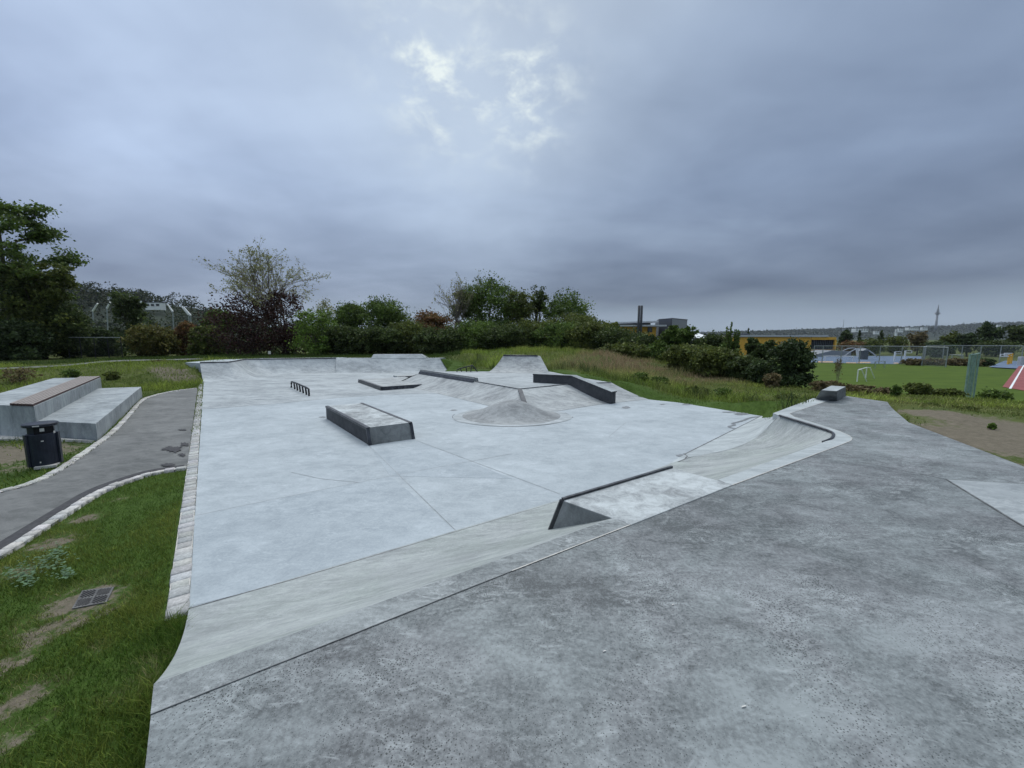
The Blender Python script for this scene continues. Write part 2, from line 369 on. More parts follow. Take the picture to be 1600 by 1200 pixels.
def terr(x, y, clamp=True):
    x = np.asarray(x, float); y = np.asarray(y, float); sh = x.shape; x = x.ravel(); y = y.ravel()
    z = np.empty(len(x))
    for i in range(0, len(x), 20000):
        d = (x[i:i + 20000, None] - CT[:, 0]) ** 2 + (y[i:i + 20000, None] - CT[:, 1]) ** 2 + .15
        w = d ** -1.9; z[i:i + 20000] = (w * CT[:, 2]).sum(1) / w.sum(1)
    if clamp:
        z = np.where(inside(plaza, x, y), np.minimum(z, -.04), z)
        z = np.where(segd(x, y, RIM) < .34, np.minimum(z, -.05), z)
        z = np.where(inside(deck, x, y), np.minimum(z, -.1), z)
        z = np.where(inside([(1.5, 5), (6.9, 6.9), (7.1, 9.5), (8.6, 12.9), (3.5, 8.6)], x, y), np.minimum(z, -.1), z)
        z = np.where(inside(path_poly, x, y), np.minimum(z, -.03), z)
        z = np.where(inside([(23, 33), (28, 26), (62, 24), (140, 60), (140, 125), (38, 125), (22, 50)], x, y), np.minimum(z, -1.99), z)
    return z.reshape(sh)
def zt(x, y): return float(terr(np.array([x]), np.array([y]), False)[0])

SOIL = [(-4.35, 3.62, .42, .9), (-3.6, 2.0, .4, .75), (-3.35, 1.45, .35, .8), (-4.3, 2.55, .45, .6), (-5.1, 3.0, .4, .55), (-2.9, 2.7, .25, .35), (-2.75, 1.2, .3, .6),
        (-5.95, 4.7, .3, .75), (-6.3, 5.4, .25, .7), (-5.6, 4.1, .28, .6), (-6.5, 6.1, .22, .5), (-11.4, 8.6, 1.2, .8), (-12.5, 8.3, 1.1, .8), (-10.2, 7.6, .6, .5), (-20.5, 23.6, 1.0, .85), (-21.6, 24.2, 1.0, .8), (-18.9, 20.9, .7, .4),
        (9.9, 7.2, 1.6, 1), (11.6, 8.2, 1.7, 1), (10, 4.5, 2.2, 1), (13, 5.5, 2.4, 1), (14, 8.2, 1.4, .95), (11.3, 10.1, .9, .9), (8.6, 4.2, 1.3, 1), (16, 6.5, 2, .9), (12.6, 9.9, .8, .6), (9.5, 9.8, .5, .7)]
SOIL = [(a, b, c * .8, min(d, .72)) if a < 0 and b < 6.6 else (a, b, c, d) for a, b, c, d in SOIL]
SOIL += [(*at(px, py)[:2], r * .68, a * .75) for px, py, r, a in ((60, 985, .28, .8), (120, 968, .22, .75), (30, 1025, .2, .8), (50, 1078, .2, .85), (10, 1105, .2, .85), (25, 1150, .16, .8), (70, 1120, .1, .6), (150, 1010, .14, .5), (70, 940, .2, .6), (185, 940, .16, .7), (165, 1060, .1, .45))]
def soil(x, y):
    s = np.zeros(np.shape(x))
    for cx, cy, r, a in SOIL: s = np.maximum(s, a * np.exp(-((x - cx) ** 2 + (y - cy) ** 2) / (r * r) * .8))
    return s
def axis(segs):
    out = []
    for a, b, st in segs: out += list(np.arange(a, b - 1e-6, st))
    return np.array(out + [segs[-1][1]])
gx = axis([(-3000, -600, 400), (-600, -100, 50), (-100, -40, 5), (-40, -24, .8), (-24, -10, .3), (-10, -1.5, .13), (-1.5, 16, .3), (16, 40, .8), (40, 110, 3), (110, 600, 40), (600, 3300, 300)])
gy = axis([(-2500, -100, 300), (-100, -10, 15), (-10, 0, 1), (0, 8.2, .13), (8.2, 36, .3), (36, 60, .8), (60, 130, 3), (130, 600, 40), (600, 3200, 200)])
X, Y = np.meshgrid(gx, gy); Z = terr(X, Y)
nz = np.array([noise.noise(Vector((a * .9, b * .9, 0))) for a, b in zip(X.ravel(), Y.ravel())]).reshape(X.shape)
inpark = inside(plaza, X, Y) | inside(deck, X, Y) | inside(path_poly, X, Y)
Z = Z + np.where(inpark, 0, nz * np.clip((np.hypot(X, Y) - 12) / 60, 0, .07))
so = np.clip(soil(X, Y) + nz * .18 * (soil(X, Y) > .1), 0, 1)
so = np.where(inpark, 0, so)
mead = np.clip((np.hypot(X + 3, Y - 6) - 10) / 5, 0, 1)
mead = np.where(X > 5, np.clip(np.where(Y > 11, 1, .8), 0, 1), mead)
EDGE = [at(1190, 650), at(1060, 629), at(1012, 624), (5.0, 17.85), (3.4, 21.0), (2.5, 24.2), (-4.3, 24.3), (-4.9, 31.6)]
mead = mead * np.clip((segd(X.ravel(), Y.ravel(), EDGE).reshape(X.shape) - .8) / .9, 0, 1)
nxg, nyg = len(gx), len(gy)
ii = (np.arange(nyg - 1)[:, None] * nxg + np.arange(nxg - 1)[None, :]).ravel()
gr = fast('ground', np.stack([X.ravel(), Y.ravel(), Z.ravel()], 1), np.stack([ii, ii + 1, ii + nxg + 1, ii + nxg], 1),
          np.stack([so.ravel(), mead.ravel(), mead.ravel() * 0], 1), M['ground'])
gr.data.polygons.foreach_set('use_smooth', [True] * len(gr.data.polygons)); tag(gr, kind='structure')

# ---------------------------------------------------------------- floors, path, kerbs
def sheet(name, poly, z, mat, depth=.25, **kw):
    o = MB().prism([(p[0], p[1]) for p in poly], z - depth, z).build(name, mat, **kw)
    return o
fl = sheet('concrete_floor', plaza, 0, M['floor']); tag(fl, kind='structure')
grey_poly = [at(313, 640), at(420, 632), at(525, 622), at(600, 617), at(684, 614.5), (-1.5, 15.8), (.6, 13.2), (3.1, 14.9), (5.6, 16.5), (4.9, 17.8), (2.4, 24), (-4.4, 24.1), (-5.0, 31.4), (-13.6, 31.4), (-20.5, 28.8), (-18.6, 25.8), (-18.0, 22.4)]
gp = MB().prism([(p[0], p[1]) for p in grey_poly], .001, .005).build('grey_floor', M['floor_grey']); tag(gp, kind='structure')
sp_ = [at(*p) for p in ((304, 806), (420, 782), (610, 744), (716, 833), (620, 859), (460, 906), (297, 948))]
tag(MB().prism([(p[0], p[1]) for p in sp_], .0005, .0025).build('floor_slab', M['floor_b']), kind='structure')
sp_ = [at(*p) for p in ((577, 697), (647, 687), (800, 748), (610, 744))]
tag(MB().prism([(p[0], p[1]) for p in sp_], .0005, .0025).build('floor_slab', M['floor_b']), kind='structure')
# saw-cut joints and damp stains, one pit's shade, thin inlays lying on the floor
def ribbon(mb, pts, w, z=.004, mi=0):
    pts = [Vector((p[0], p[1], p[2] if len(p) > 2 and p[2] > .01 else 0)) for p in pts]; rows = []
    for i, p in enumerate(pts):
        d = (pts[min(i + 1, len(pts) - 1)] - pts[max(i - 1, 0)]); d.z = 0; d.normalize(); s = Vector((-d.y, d.x, 0)) * w / 2
        q = p + Vector((0, 0, z)); rows.append([q - s, q + s])
    mb.grid(rows, mi)
mb = MB()
for a, b in (((577, 697), (716, 833)), ((647, 687), (875, 772)), ((420, 782), (610, 744)), ((610, 744), (800, 709)), ((305, 806), (420, 782)), ((951, 683), (978, 660)), ((455, 738), (500, 748)), ((500, 748), (560, 754))):
    ribbon(mb, [at(*a), at(*b)], .010)
mb.build('saw_joint', M['joint'], fl)
mb = MB(); ribbon(mb, [at(295, 952), at(460, 906), at(620, 859), at(820, 800), at(868, 786)], .016, .010)
ribbon(mb, [at(1060, 722), at(1070, 718), at(1074, 713), at(1068, 709)], .03, .010); ribbon(mb, [at(1070, 710), at(1130, 680), at(1190, 650)], .03, .010)
mb.build('bank_joint', M['crack'], fl)
def blob(mb, px, py, wx, wy, z=.0045, seed=0):
    r_ = random.Random(seed); n = 22; poly = []
    for k in range(n):
        a = 2 * math.pi * k / n; q = .65 + .45 * r_.random()
        p = at(px + wx * q * math.cos(a), py + wy * q * math.sin(a)); poly.append((p[0], p[1], z))
    mb.add(poly, [tuple(range(n))])
mb = MB()
for k, (a, b_, c, d) in enumerate(((978, 637, 7, 2), (1035, 632, 5, .9), (1073, 632, 9, 1.1), (504, 652, 6, 1.2), (709, 641, 7, 1.0), (892, 652, 4, 1.2), (1158, 647, 12, 2.2), (1063, 712, 9, 2.2), (1140, 644, 14, 1.2))):  # the mark behind the wedge ledge paints the shade of a small pit
    blob(mb, a, b_, c, d, .0046 if k != 6 else .0062, k)
ribbon(mb, smooth_line([at(*p) for p in ((1188, 651), (1170, 653), (1160, 658), (1142, 662), (1150, 664), (1136, 667), (1148, 670))]), .09, .0075)
mb.build('damp_and_shade', M['wet_shade'], fl)

dk = sheet('upper_deck', deck, DZ, M['deck'], 1.2); tag(dk, kind='structure')
mb = MB(); pt = [at(1480, 750, DZ), at(1600, 757, DZ), (7.45, 4.6, DZ), (7.2, 2.0, DZ), at(1600, 823, DZ)]
mb.loft([(p[0], p[1], DZ - .02) for p in pt], [(p[0], p[1], DZ + .006 + (.10 if i in (2, 3) else 0)) for i, p in enumerate(pt)]).build('deck_panel', M['patch'], dk)
mb = MB(); ribbon(mb, [(p[0], p[1], DZ) for p in (at(1478, 749, DZ), at(1600, 823.5, DZ))], .02, .008)
ribbon(mb, [(p[0], p[1], DZ) for p in (at(1335, 720, DZ), at(1478, 749, DZ))], .012, .004); mb.build('deck_joint', M['crack'], dk)

pa = MB(); n = 60; a_ = resample(path_R, n); b_ = resample(path_L, n)
pa.grid([[p + Vector((0, 0, .005)), p.lerp(q, .5) + Vector((0, 0, .02)), q + Vector((0, 0, .005))] for p, q in zip(a_, b_)])
endq = [path_R[-1], strip_b, path_L[-1]]
po = pa.build('path', M['asphalt'], smooth=True); tag(po, kind='structure')
mb = MB(); ribbon(mb, [Vector(p) + Vector((-.10, .04, .014)) for p in path_R], .16, .004); 
for k, (px, py, wx, wy) in enumerate(((272, 703, 22, 4.5), (289, 696, 8, 4), (286, 673, 8, 1.8), (262, 728, 16, 2.6), (285, 712, 8, 3))):
    r_ = random.Random(k + 40); q = []
    for j in range(64):
        an = 2 * math.pi * j / 64; rr = .72 + .5 * noise.noise(Vector((math.cos(an) * 1.6, math.sin(an) * 1.6, k * 7))) + .5 * noise.noise(Vector((math.cos(an) * 5, math.sin(an) * 5, k * 3))) + .2 * noise.noise(Vector((math.cos(an) * 14, math.sin(an) * 14, k * 3)))
        p = at(px + wx * rr * math.cos(an), py + wy * rr * math.sin(an)); q.append((p[0], p[1], .0245 + .0003 * k))
    mb.add(q, [tuple(range(64))])
mb.build('repair_patch', M['asphalt_dark'], po)
BACK = [deep(-60, 577, 25), deep(30, 577, 27), deep(70, 576, 28), deep(150, 574, 29.5), deep(230, 571.5, 30.5), deep(300, 568, 29)]
pfar = MB(); ribbon(pfar, resample([Vector((p[0], p[1], 0)) for p in BACK], 40), 1.9, 0); pfar.v = [(v[0], v[1], zt(v[0], v[1]) + .11) for v in pfar.v]
tag(pfar.build('back_path', M['asphalt']), kind='structure')

def cobbles(name, pts, width, length, z, seed, tone=(.36, .365, .355)):
    """row of dressed stones along a line, on a mortar bed: one kerb"""
    pts = [Vector((p[0], p[1], 0)) for p in pts]; L = sum((b - a).length for a, b in zip(pts, pts[1:]))
    n = max(2, int(L / length)); ln = resample(pts, n + 1); r_ = random.Random(seed)
    V = []; Q = []; col = []
    for a, b in zip(ln, ln[1:]):
        d = (b - a).normalized(); s = Vector((-d.y, d.x, 0)); g = .012 + .006 * r_.random(); l = (b - a).length
        h = z + r_.uniform(-.006, .008); w0 = width / 2 + r_.uniform(-.012, .006)
        t = r_.uniform(.78, 1.18); c = (tone[0] * t * r_.uniform(.97, 1.03), tone[1] * t, tone[2] * t * r_.uniform(.96, 1.05)); k = len(V)
        e = .012
        for zz, ins in ((z - .12, 0), (h - .012, 0), (h + .003, e)):
            for sa, sb in ((0, -1), (1, -1), (1, 1), (0, 1)):
                p = a + d * (g / 2 + ins if sa == 0 else l - g / 2 - ins) + s * sb * (w0 - ins)
                V.append((p.x + r_.uniform(-.004, .004), p.y + r_.uniform(-.004, .004), zz + r_.uniform(-.003, .003))); col.append(c)
        for m_ in (0, 4):
            for i in range(4): Q.append((k + m_ + i, k + m_ + (i + 1) % 4, k + m_ + 4 + (i + 1) % 4, k + m_ + 4 + i))
        Q.append((k + 8, k + 9, k + 10, k + 11))
    o = fast(name, np.array(V), np.array(Q), np.array(col), M['stone']); tag(o, kind='structure')
    mb = MB(); ribbon(mb, pts, width * .98, z - .010); mb.build('mortar_bed', M['mortar'], o); return o
off = Vector(U).cross(Vector((0, 0, 1)))
sa, sb = Vector(strip_a), Vector(strip_b); nrm = Vector((-W.x, -W.y, 0)).normalized()
cobbles('kerb', [sa + nrm * .085, sb + nrm * .12], .17, .165, .012, 1)
def offset(pts, d):
    out = []
    for i, p in enumerate(pts):
        t = Vector(pts[min(i + 1, len(pts) - 1)]) - Vector(pts[max(i - 1, 0)]); t.z = 0; t.normalize(); out.append(Vector(p) + Vector((-t.y, t.x, 0)) * d)
    return out
cobbles('kerb', offset(path_R, -.075), .13, .17, .03, 2, (.43, .425, .405)); cobbles('kerb', offset(path_L, .08), .14, .17, .03, 3, (.43, .425, .405))

# ---------------------------------------------------------------- near bank with lip
bk = root('bank_ramp', (-2.5, 2.7, 0), 'long low concrete bank sloping from the dark deck in the foreground to the pale floor', 'skate ramp')
def bankline(x): return 1.92 + (x + 1.98) * (7.01 - 1.92) / (5.86 + 1.98)
rows = []
for t in np.linspace(0, 1, 15):
    zz = DZ * (t ** 1.55)
    row = []
    for s in np.linspace(0, 1, 12):
        top = Vector((-1.98, 1.92, 0)).lerp(Vector((2.8, 4.88 + .15, 0)), s); bot = Vector(at(295, 952)).lerp(Vector((1.75, 6.63, 0)), s)
        p = bot.lerp(top, t); row.append((p.x, p.y, zz + .006))
    rows.append(row)
m_ = MB(); m_.grid(rows); side = [r[0] for r in rows]
m_.add(side + [(side[-1][0], side[-1][1], -.3), (side[0][0], side[0][1], -.3)], [tuple(range(len(side) + 2))])
m_.build('slope', M['bank'], bk, smooth=False)
lip = [(-1.98, 1.92), (0, 3.206), (2.8, 5.03), (5.86, 7.01), (6.1, 7.16), (6.29, 7.34), (6.47, 7.55), (6.6, 7.8), (6.65, 8.2), (6.66, 8.8), (6.66, 9.34), (6.72, 9.75), (9.72, 12.28)]
lip_in = [(-1.84, 1.75), (0, 2.97), (2.87, 4.84), (6.04, 6.84), (6.38, 7.07), (6.58, 7.27), (6.70, 7.5), (6.79, 7.8), (6.85, 8.2), (6.90, 8.8), (6.94, 9.3), (7.12, 9.72), (10.08, 12.0)]
m_ = MB(); m_.grid([[(*a, DZ + .008) for a in lip[2:]], [(*b, DZ + .0055) for b in lip_in[2:]]]); m_.grid([[(*a, DZ + .008) for a in lip[2:]], [(*a, -.1) for a in lip[2:]]]); m_.build('far_lip', M['side_bank'], bk)
m_ = MB(); m_.grid([[(*a, DZ + .008) for a in lip[:3]], [(*b, DZ + .0055) for b in lip_in[:3]]])
m_.grid([[(*a, DZ + .008) for a in lip[:3]], [(*a, -.1) for a in lip[:3]]]); m_.add([(*lip[0], DZ + .008), (*lip_in[0], DZ + .0055), (*lip_in[0], -.3), (*lip[0], -.3)], [(0, 1, 2, 3)])
m_.build('lip', M['lip'], bk)
m_ = MB(); ribbon(m_, [(*p, DZ) for p in lip_in[:2]], .006, .0066); m_.build('lip_joint', M['seam'], bk)
m_ = MB(); ribbon(m_, [(*p, DZ) for p in lip_in[1:]], .012, .0068); m_.build('lip_joint', M['mortar'], bk)

# ---------------------------------------------------------------- corner pocket
ck = root('corner_quarter_pipe', (5.2, 8.4, 0), 'curved concrete corner pocket with dark rounded coping below the right end of the deck', 'quarter pipe')
A_ = [(2.8, 5.03, DZ), (4.2, 5.94, DZ), (5.0, 6.46, DZ), (5.86, 7.01, DZ), (6.12, 7.17, DZ), (6.29, 7.34, DZ), (6.48, 7.55, DZ), (6.6, 7.8, DZ), (6.66, 8.48, DZ), (6.68, 9.34, DZ)]
B_ = [(1.75, 6.63, 0), (3.2, 7.72, 0), (3.9, 8.25, 0), (4.55, 8.55, 0), (4.75, 8.62, 0), (4.95, 8.72, .008), (5.2, 8.86, .02), (5.57, 9.06, .05), (6.25, 9.50, .17), (6.66, 9.45, DZ - .03)]
As, Bs = resample(smooth_line(A_), 40), resample(smooth_line(B_), 40)
rows = []
for t in np.linspace(0, 1, 14):
    rows.append([(b.x + (a.x - b.x) * t, b.y + (a.y - b.y) * t, .006 + b.z + (a.z - b.z) * t ** 1.8) for a, b in zip(As, Bs)])
MB().grid(rows).build('transition', M['bank'], ck, smooth=True)
joint = [(3.2, 7.72, 0), at(1070, 710), at(1100, 695), at(1130, 680), at(1160, 665), at(1190, 650)]
edge = [(3.9, 8.25, 0), (4.55, 8.55, 0), (4.95, 8.72, .008), (5.57, 9.06, .05), (6.25, 9.50, .17), (6.70, 9.5, DZ - .02), (7.3, 10.22, DZ - .01)]
Js, Es = resample(smooth_line(joint), 24), resample(smooth_line(edge), 24)
rows = [[(j.x + (e.x - j.x) * t, j.y + (e.y - j.y) * t, .007 + e.z * t ** 1.6) for j, e in zip(Js, Es)] for t in np.linspace(0, 1, 10)]
MB().grid(rows).build('side_slope', M['side_bank'], ck, smooth=True)
cop = smooth_line([(5.84, 7.02, DZ - .02), (6.12, 7.17, DZ), (6.29, 7.34, DZ), (6.48, 7.55, DZ), (6.6, 7.8, DZ), (6.66, 8.48, DZ), (6.68, 9.42, DZ)])
MB().tube([p + Vector((-.02, .0, .012)) for p in cop], .026, 10).build('coping', M['steel'], ck, smooth=True)

# ---------------------------------------------------------------- wedge ledge on the bank
wl = root('wedge_ledge', (1.3, 4.6, 0), 'flat concrete wedge ledge with black steel edge built out over the foreground bank', 'skate ledge')
f0, f1, r1_, r0_ = Vector((.60, 4.35, DZ)), Vector((2.37, 5.51, DZ)), Vector((2.90, 4.85, DZ)), Vector((1.22, 3.75, DZ))
e = Vector((-.22, .04, 0))
m_ = MB(); lo = [f0 + e * 1.2 - Vector((0, 0, .72)), f1 - Vector((0, 0, .72)), r1_ - Vector((0, 0, .72)), r0_ - Vector((0, 0, .72))]
hi = [f0, f1, r1_, r0_]; z6 = Vector((0, 0, .011)); m_.loft(lo, [p + z6 for p in hi], 1, mt=0)
m_.build('block', [M['ledge'], M['ledge_shaded']], wl, bevel=.012)
nn = (r0_ - f0).normalized()
m_ = MB(); m_.beam(f0 + z6 - nn * .006, f1 + z6 - nn * .006, .036, .055); m_.build('steel_edge', M['steel'], wl)
m_ = MB(); m_.beam(f0 + z6 - nn * .012, f0 + e * .8 - Vector((0, 0, .48)) - nn * .006, .05, .036, up=(0, 1, 0)); m_.build('steel_edge', M['steel'], wl)

# ---------------------------------------------------------------- grind box
c0, c1, c3 = Vector((-3.52, 9.24, 0)), Vector((-2.57, 9.87, 0)), Vector((-6.12, 12.47, 0)); c2 = c1 + (c3 - c0)
gb = root('grind_box', tuple((c0 + c2) / 2), 'large concrete grind box with black steel edges and slanted ends alone on the pale floor', 'skate box')
h = .42; ul = (c3 - c0).normalized(); wv = (c1 - c0).normalized()
top = [c0 + ul * .13 + Vector((0, 0, h)), c1 + ul * .13 + Vector((0, 0, h)), c2 - ul * .02 + Vector((0, 0, h)), c3 - ul * .02 + Vector((0, 0, h))]
m_ = MB(); n4 = [c0, c1, c2, c3]
m_.add([*n4, *top], [(4, 5, 6, 7)], 0); m_.add([*n4, *top], [(0, 1, 5, 4), (1, 2, 6, 5), (2, 3, 7, 6)], 1); m_.add([*n4, *top], [(3, 0, 4, 7)], 2)  # sides darker than the top, left side darkest: shade painted in
m_.build('block', [M['ledge'], M['ledge_shaded'], M['dark_ledge']], gb)
for a, b, c in ((top[0], top[3], c0), (top[1], top[2], c1)):
    sg = -1 if c is c0 else 1
    MB().beam(a + wv * sg * -.03 + Vector((0, 0, -.022)) - ul * .012, b + wv * sg * -.03 + Vector((0, 0, -.022)) + ul * .012, .09, .06).build('steel_edge', M['steel'], gb)
    MB().beam(c + wv * sg * -.02 - ul * .006, a + wv * sg * -.02 - ul * .006 - Vector((0, 0, .03)), .075, .05, up=tuple(wv.cross(Vector((0, 0, 1))))).build('corner_edge', M['steel'], gb)

# ---------------------------------------------------------------- flat rail
ra, rb = Vector(at(483, 619)), Vector(at(456, 606))
fr = root('flat_rail', tuple((ra + rb) / 2), 'low black grind rail on seven slanted legs standing on the grey floor', 'grind rail')
d = (rb - ra); top_a, top_b = ra + Vector((0, 0, .36)), rb + Vector((0, 0, .36))
MB().tube(smooth_line([ra + Vector((0, 0, .0)), ra + Vector((0, 0, .30)), top_a + d * .02, top_b - d * .02, rb + d * .01 + Vector((0, 0, .28)), rb + d * .03]), .042, 8).build('bar', M['black'], fr, smooth=True)
for k in range(1, 6):
    p = ra + d * (k / 6); MB().tube([p - d * .035, p + Vector((0, 0, .35))], .04, 8).build('leg', M['black'], fr, smooth=True)

# ---------------------------------------------------------------- raised platform, banks, pad, kicker curb
PZ = .6
P0, P1, P2, P3, P4 = Vector((-5.55, 23.0, PZ)), Vector((-1.77, 18.23, PZ)), Vector((.31, 15.39, PZ)), Vector((2.68, 17.17, PZ)), Vector((4.6, 17.75, PZ))
pl = root('raised_platform', (0, 19.5, 0), 'raised concrete platform with sloping sides and steel hip in the middle of the skatepark', 'skate platform')
Fa, Fb, Fc, Fd, Fe = Vector((-6.9, 22.2, 0)), Vector((-3.57, 18.33, 0)), Vector((.59, 12.98, 0)), Vector((3.76, 15.38, 0)), Vector(at(1013, 624))
topoly = [P0, P1, P2, P3, P4, Vector((3.4, 20.6, PZ)), Vector((2.35, 23.9, PZ)), Vector((-5.2, 24.0, PZ))]
m_ = MB(); m_.add([p + Vector((0, 0, .002)) for p in topoly], [tuple(range(len(topoly)))]); m_.build('top', M['floor_grey'], pl)
m_ = MB()
def face(a, b, c, d, n=8, k=7, cv=1.25):                              # a,b foot; d,c top
    rows = []
    for t in np.linspace(0, 1, k):
        ps = [Vector(a).lerp(Vector(b), u).lerp(Vector(d).lerp(Vector(c), u), t) for u in np.linspace(0, 1, n)]
        rows.append([(p.x, p.y, .007 + PZ * t ** cv) for p in ps])
    m_.grid(rows)
face(Fa, Fb, P1, P0); face(Fb, Fc, P2, P1); face(Fc, Fd, P3, P2); face(Fd, Fe, P4, P3)
m_.add([P0, Fa, Vector((-6.6, 24.3, 0)), P0 + Vector((.35, 1.0, 0)), Vector((-5.4, 24.9, -.05))], [(0, 1, 2), (0, 2, 3), (3, 2, 4)]); m_.build('sloping_side', M['hump'], pl)
m_ = MB(); zz = Vector((0, 0, .012))
for a, b in ((P1 + (P2 - P1) * .03, P2), (P2, P3 - (P3 - P2) * .04), (P3 + (P4 - P3) * .3, P4)): m_.beam(a + zz, b + zz, .07, .03)
m_.build('steel_edge', M['steel_worn'], pl)
m_ = MB(); m_.beam(P2 + zz + (Fc - P2) * .02, Vector((P2.x + (Fc.x - P2.x) * .75, P2.y + (Fc.y - P2.y) * .75, PZ * .25 ** 1.25 + .03)), .17, .03); m_.build('hip_beam', M['matte_steel'], pl)
cu = root('grind_curb', tuple(P0.lerp(P1, .5)), 'dark steel capped curb along the left edge of the raised platform', 'skate curb')
ca, cb = P0 + (P1 - P0) * .02, P1; sdv = (P1 - P0).cross(Vector((0, 0, 1))).normalized()
q = lambda p, s, z: p + sdv * s + Vector((0, 0, z))
MB().loft([q(ca, .10, -.06), q(cb, .10, -.06), q(cb, -.22, -.06), q(ca, -.22, -.06)], [q(ca, .02, .17), q(cb, .02, .17), q(cb, -.17, .17), q(ca, -.17, .17)]).build('curb_block', M['ledge_shaded'], cu)
m_ = MB(); m_.loft([q(ca, .115, -.03), q(cb, .115, -.03), q(cb, -.02, .178), q(ca, -.02, .178)], [q(ca, .13, -.02), q(cb, .13, -.02), q(cb, -.015, .195), q(ca, -.015, .195)]); m_.build('steel_face', M['steel'], cu)

mp = root('manual_pad', (-7, 22, 0), 'low flat concrete pad edged in dark steel to the left of the raised platform', 'manual pad')
p0, p1 = Vector((-9.3, 23.2, 0)), Vector((-6.66, 19.45, 0)); p2, p3 = Vector((-4.3, 21.0, 0)), Vector((-7.0, 25.0, 0))
hz = Vector((0, 0, .17)); MB().loft([p0, p1, p2, p3], [p + hz for p in (p0, p1, p2, p3)]).build('pad', M['hump'], mp)
dl = (p1 - p0).normalized(); dw = (p2 - p1).normalized()
nA = dl.cross(Vector((0, 0, 1))).normalized(); nB = dw.cross(Vector((0, 0, 1))).normalized()
for a, b, n_ in ((p0, p1, nA), (p1, p1.lerp(p2, .88), nB)):
    m_ = MB(); w = .05
    m_.loft([a + n_ * .05, b + n_ * .05, b - n_ * .02 + Vector((0, 0, .0)), a - n_ * .02], [a + n_ * .02 + Vector((0, 0, .185)), b + n_ * .02 + Vector((0, 0, .185)), b - n_ * .12 + Vector((0, 0, .185)), a - n_ * .12 + Vector((0, 0, .185))])
    m_.build('steel_edge', M['steel'], mp)

lp = root('low_pad', (-6.6, 26.6, 0), 'low dark edged pad mostly hidden behind the flat concrete pad and the steel capped curb', 'manual pad')
la, lb = Vector((-7.68, 25.75, 0)), Vector((-6.2, 26.5, 0)); lo_ = Vector((-.55, .8, 0)); MB().loft([la, lb, lb + lo_, la + lo_], [p + Vector((0, 0, .11)) for p in (la, lb, lb + lo_, la + lo_)]).build('pad', M['hump'], lp)
MB().beam(la + Vector((.03, -.04, .055)), lb + Vector((.03, -.04, .055)), .05, .115).build('steel_edge', M['steel'], lp)

# ---------------------------------------------------------------- volcano mound
md = MB(); mc = Vector((-.02, 13.0, 0)); rows = []
for i in range(15):
    r = i / 14
    row = []
    for k in range(49):
        a = 2 * math.pi * k / 48; rx, ry = 1.68, 1.5
        z = .54 * (.5 + .5 * math.cos(math.pi * min(1, r * 1.0))) ** 1.0 if r < 1 else 0
        row.append((mc.x + rx * r * math.cos(a), mc.y + ry * r * math.sin(a), z + .009))
    rows.append(row)
md.grid(rows); mo = md.build('mound', M['mound'], smooth=True)
m_ = MB(); m_.add([(mc.x + 1.98 * math.cos(a) * (1 + .05 * math.cos(3 * a + 1)), mc.y - .05 + 1.65 * math.sin(a), .0085) for a in np.linspace(0, 2 * math.pi, 48, endpoint=False)], [tuple(range(48))]); m_.build('apron', M['floor_grey'], mo)
tag(mo, 'round concrete volcano mound rising from the pale floor in front of the platform', 'skate mound')
m_ = MB(); ribbon(m_, [(mc.x + 2.0 * math.cos(a), mc.y - .05 + 1.67 * math.sin(a)) for a in np.linspace(math.pi * .95, math.pi * 2.1, 40)], .02, .006); m_.build('mound_joint', M['crack'], mo)

# ---------------------------------------------------------------- hubba ledge
hb = root('hubba_ledge', (2.6, 16.9, 0), 'long dark ledge bending down the right slope of the platform with pale top', 'skate ledge')
h0, h1, h2 = Vector((.98, 17.75, PZ)), Vector((2.62, 16.9, PZ)), Vector((4.0, 15.35, 0))
hs = (h2 - h1).cross(Vector((0, 0, 1))); hs.z = 0; hs = hs.normalized() * -.32
H1 = Vector((0, 0, .36)); H2 = Vector((0, 0, .46))
m_ = MB(); dn = Vector((0, 0, .5))
m_.loft([h0 - dn, h0 + hs - dn, h0 + hs + H1, h0 + H1], [h1 - dn, h1 + hs - dn, h1 + hs + H1, h1 + H1])
m_.loft([h1 - dn, h1 + hs - dn, h1 + hs + H1, h1 + H1], [h2 - dn * .2, h2 + hs - dn * .2, h2 + hs + H2, h2 + H2]); m_.build('block', M['dark_ledge'], hb)
m_ = MB(); k_ = hs.normalized() * .03; t_ = Vector((0, 0, .05)); b0 = Vector((0, 0, .003))
m_.loft([h0 - k_ + H1 + b0, h0 + hs + k_ + H1 + b0, h0 + hs + k_ + H1 + t_, h0 - k_ + H1 + t_], [h1 - k_ + H1 + b0, h1 + hs + k_ + H1 + b0, h1 + hs + k_ + H1 + t_, h1 - k_ + H1 + t_])
e_ = (h2 - h1).normalized() * .03
m_.loft([h1 - k_ + H1 + b0, h1 + hs + k_ + H1 + b0, h1 + hs + k_ + H1 + t_, h1 - k_ + H1 + t_], [h2 - k_ + H2 + b0 + e_, h2 + hs + k_ + H2 + b0 + e_, h2 + hs + k_ + H2 + t_ + e_, h2 - k_ + H2 + t_ + e_])
cpt = m_.build('cap', [M['step'], M['dark_ledge']], hb)
for p in cpt.data.polygons:
    if p.normal.z < .6: p.material_index = 1

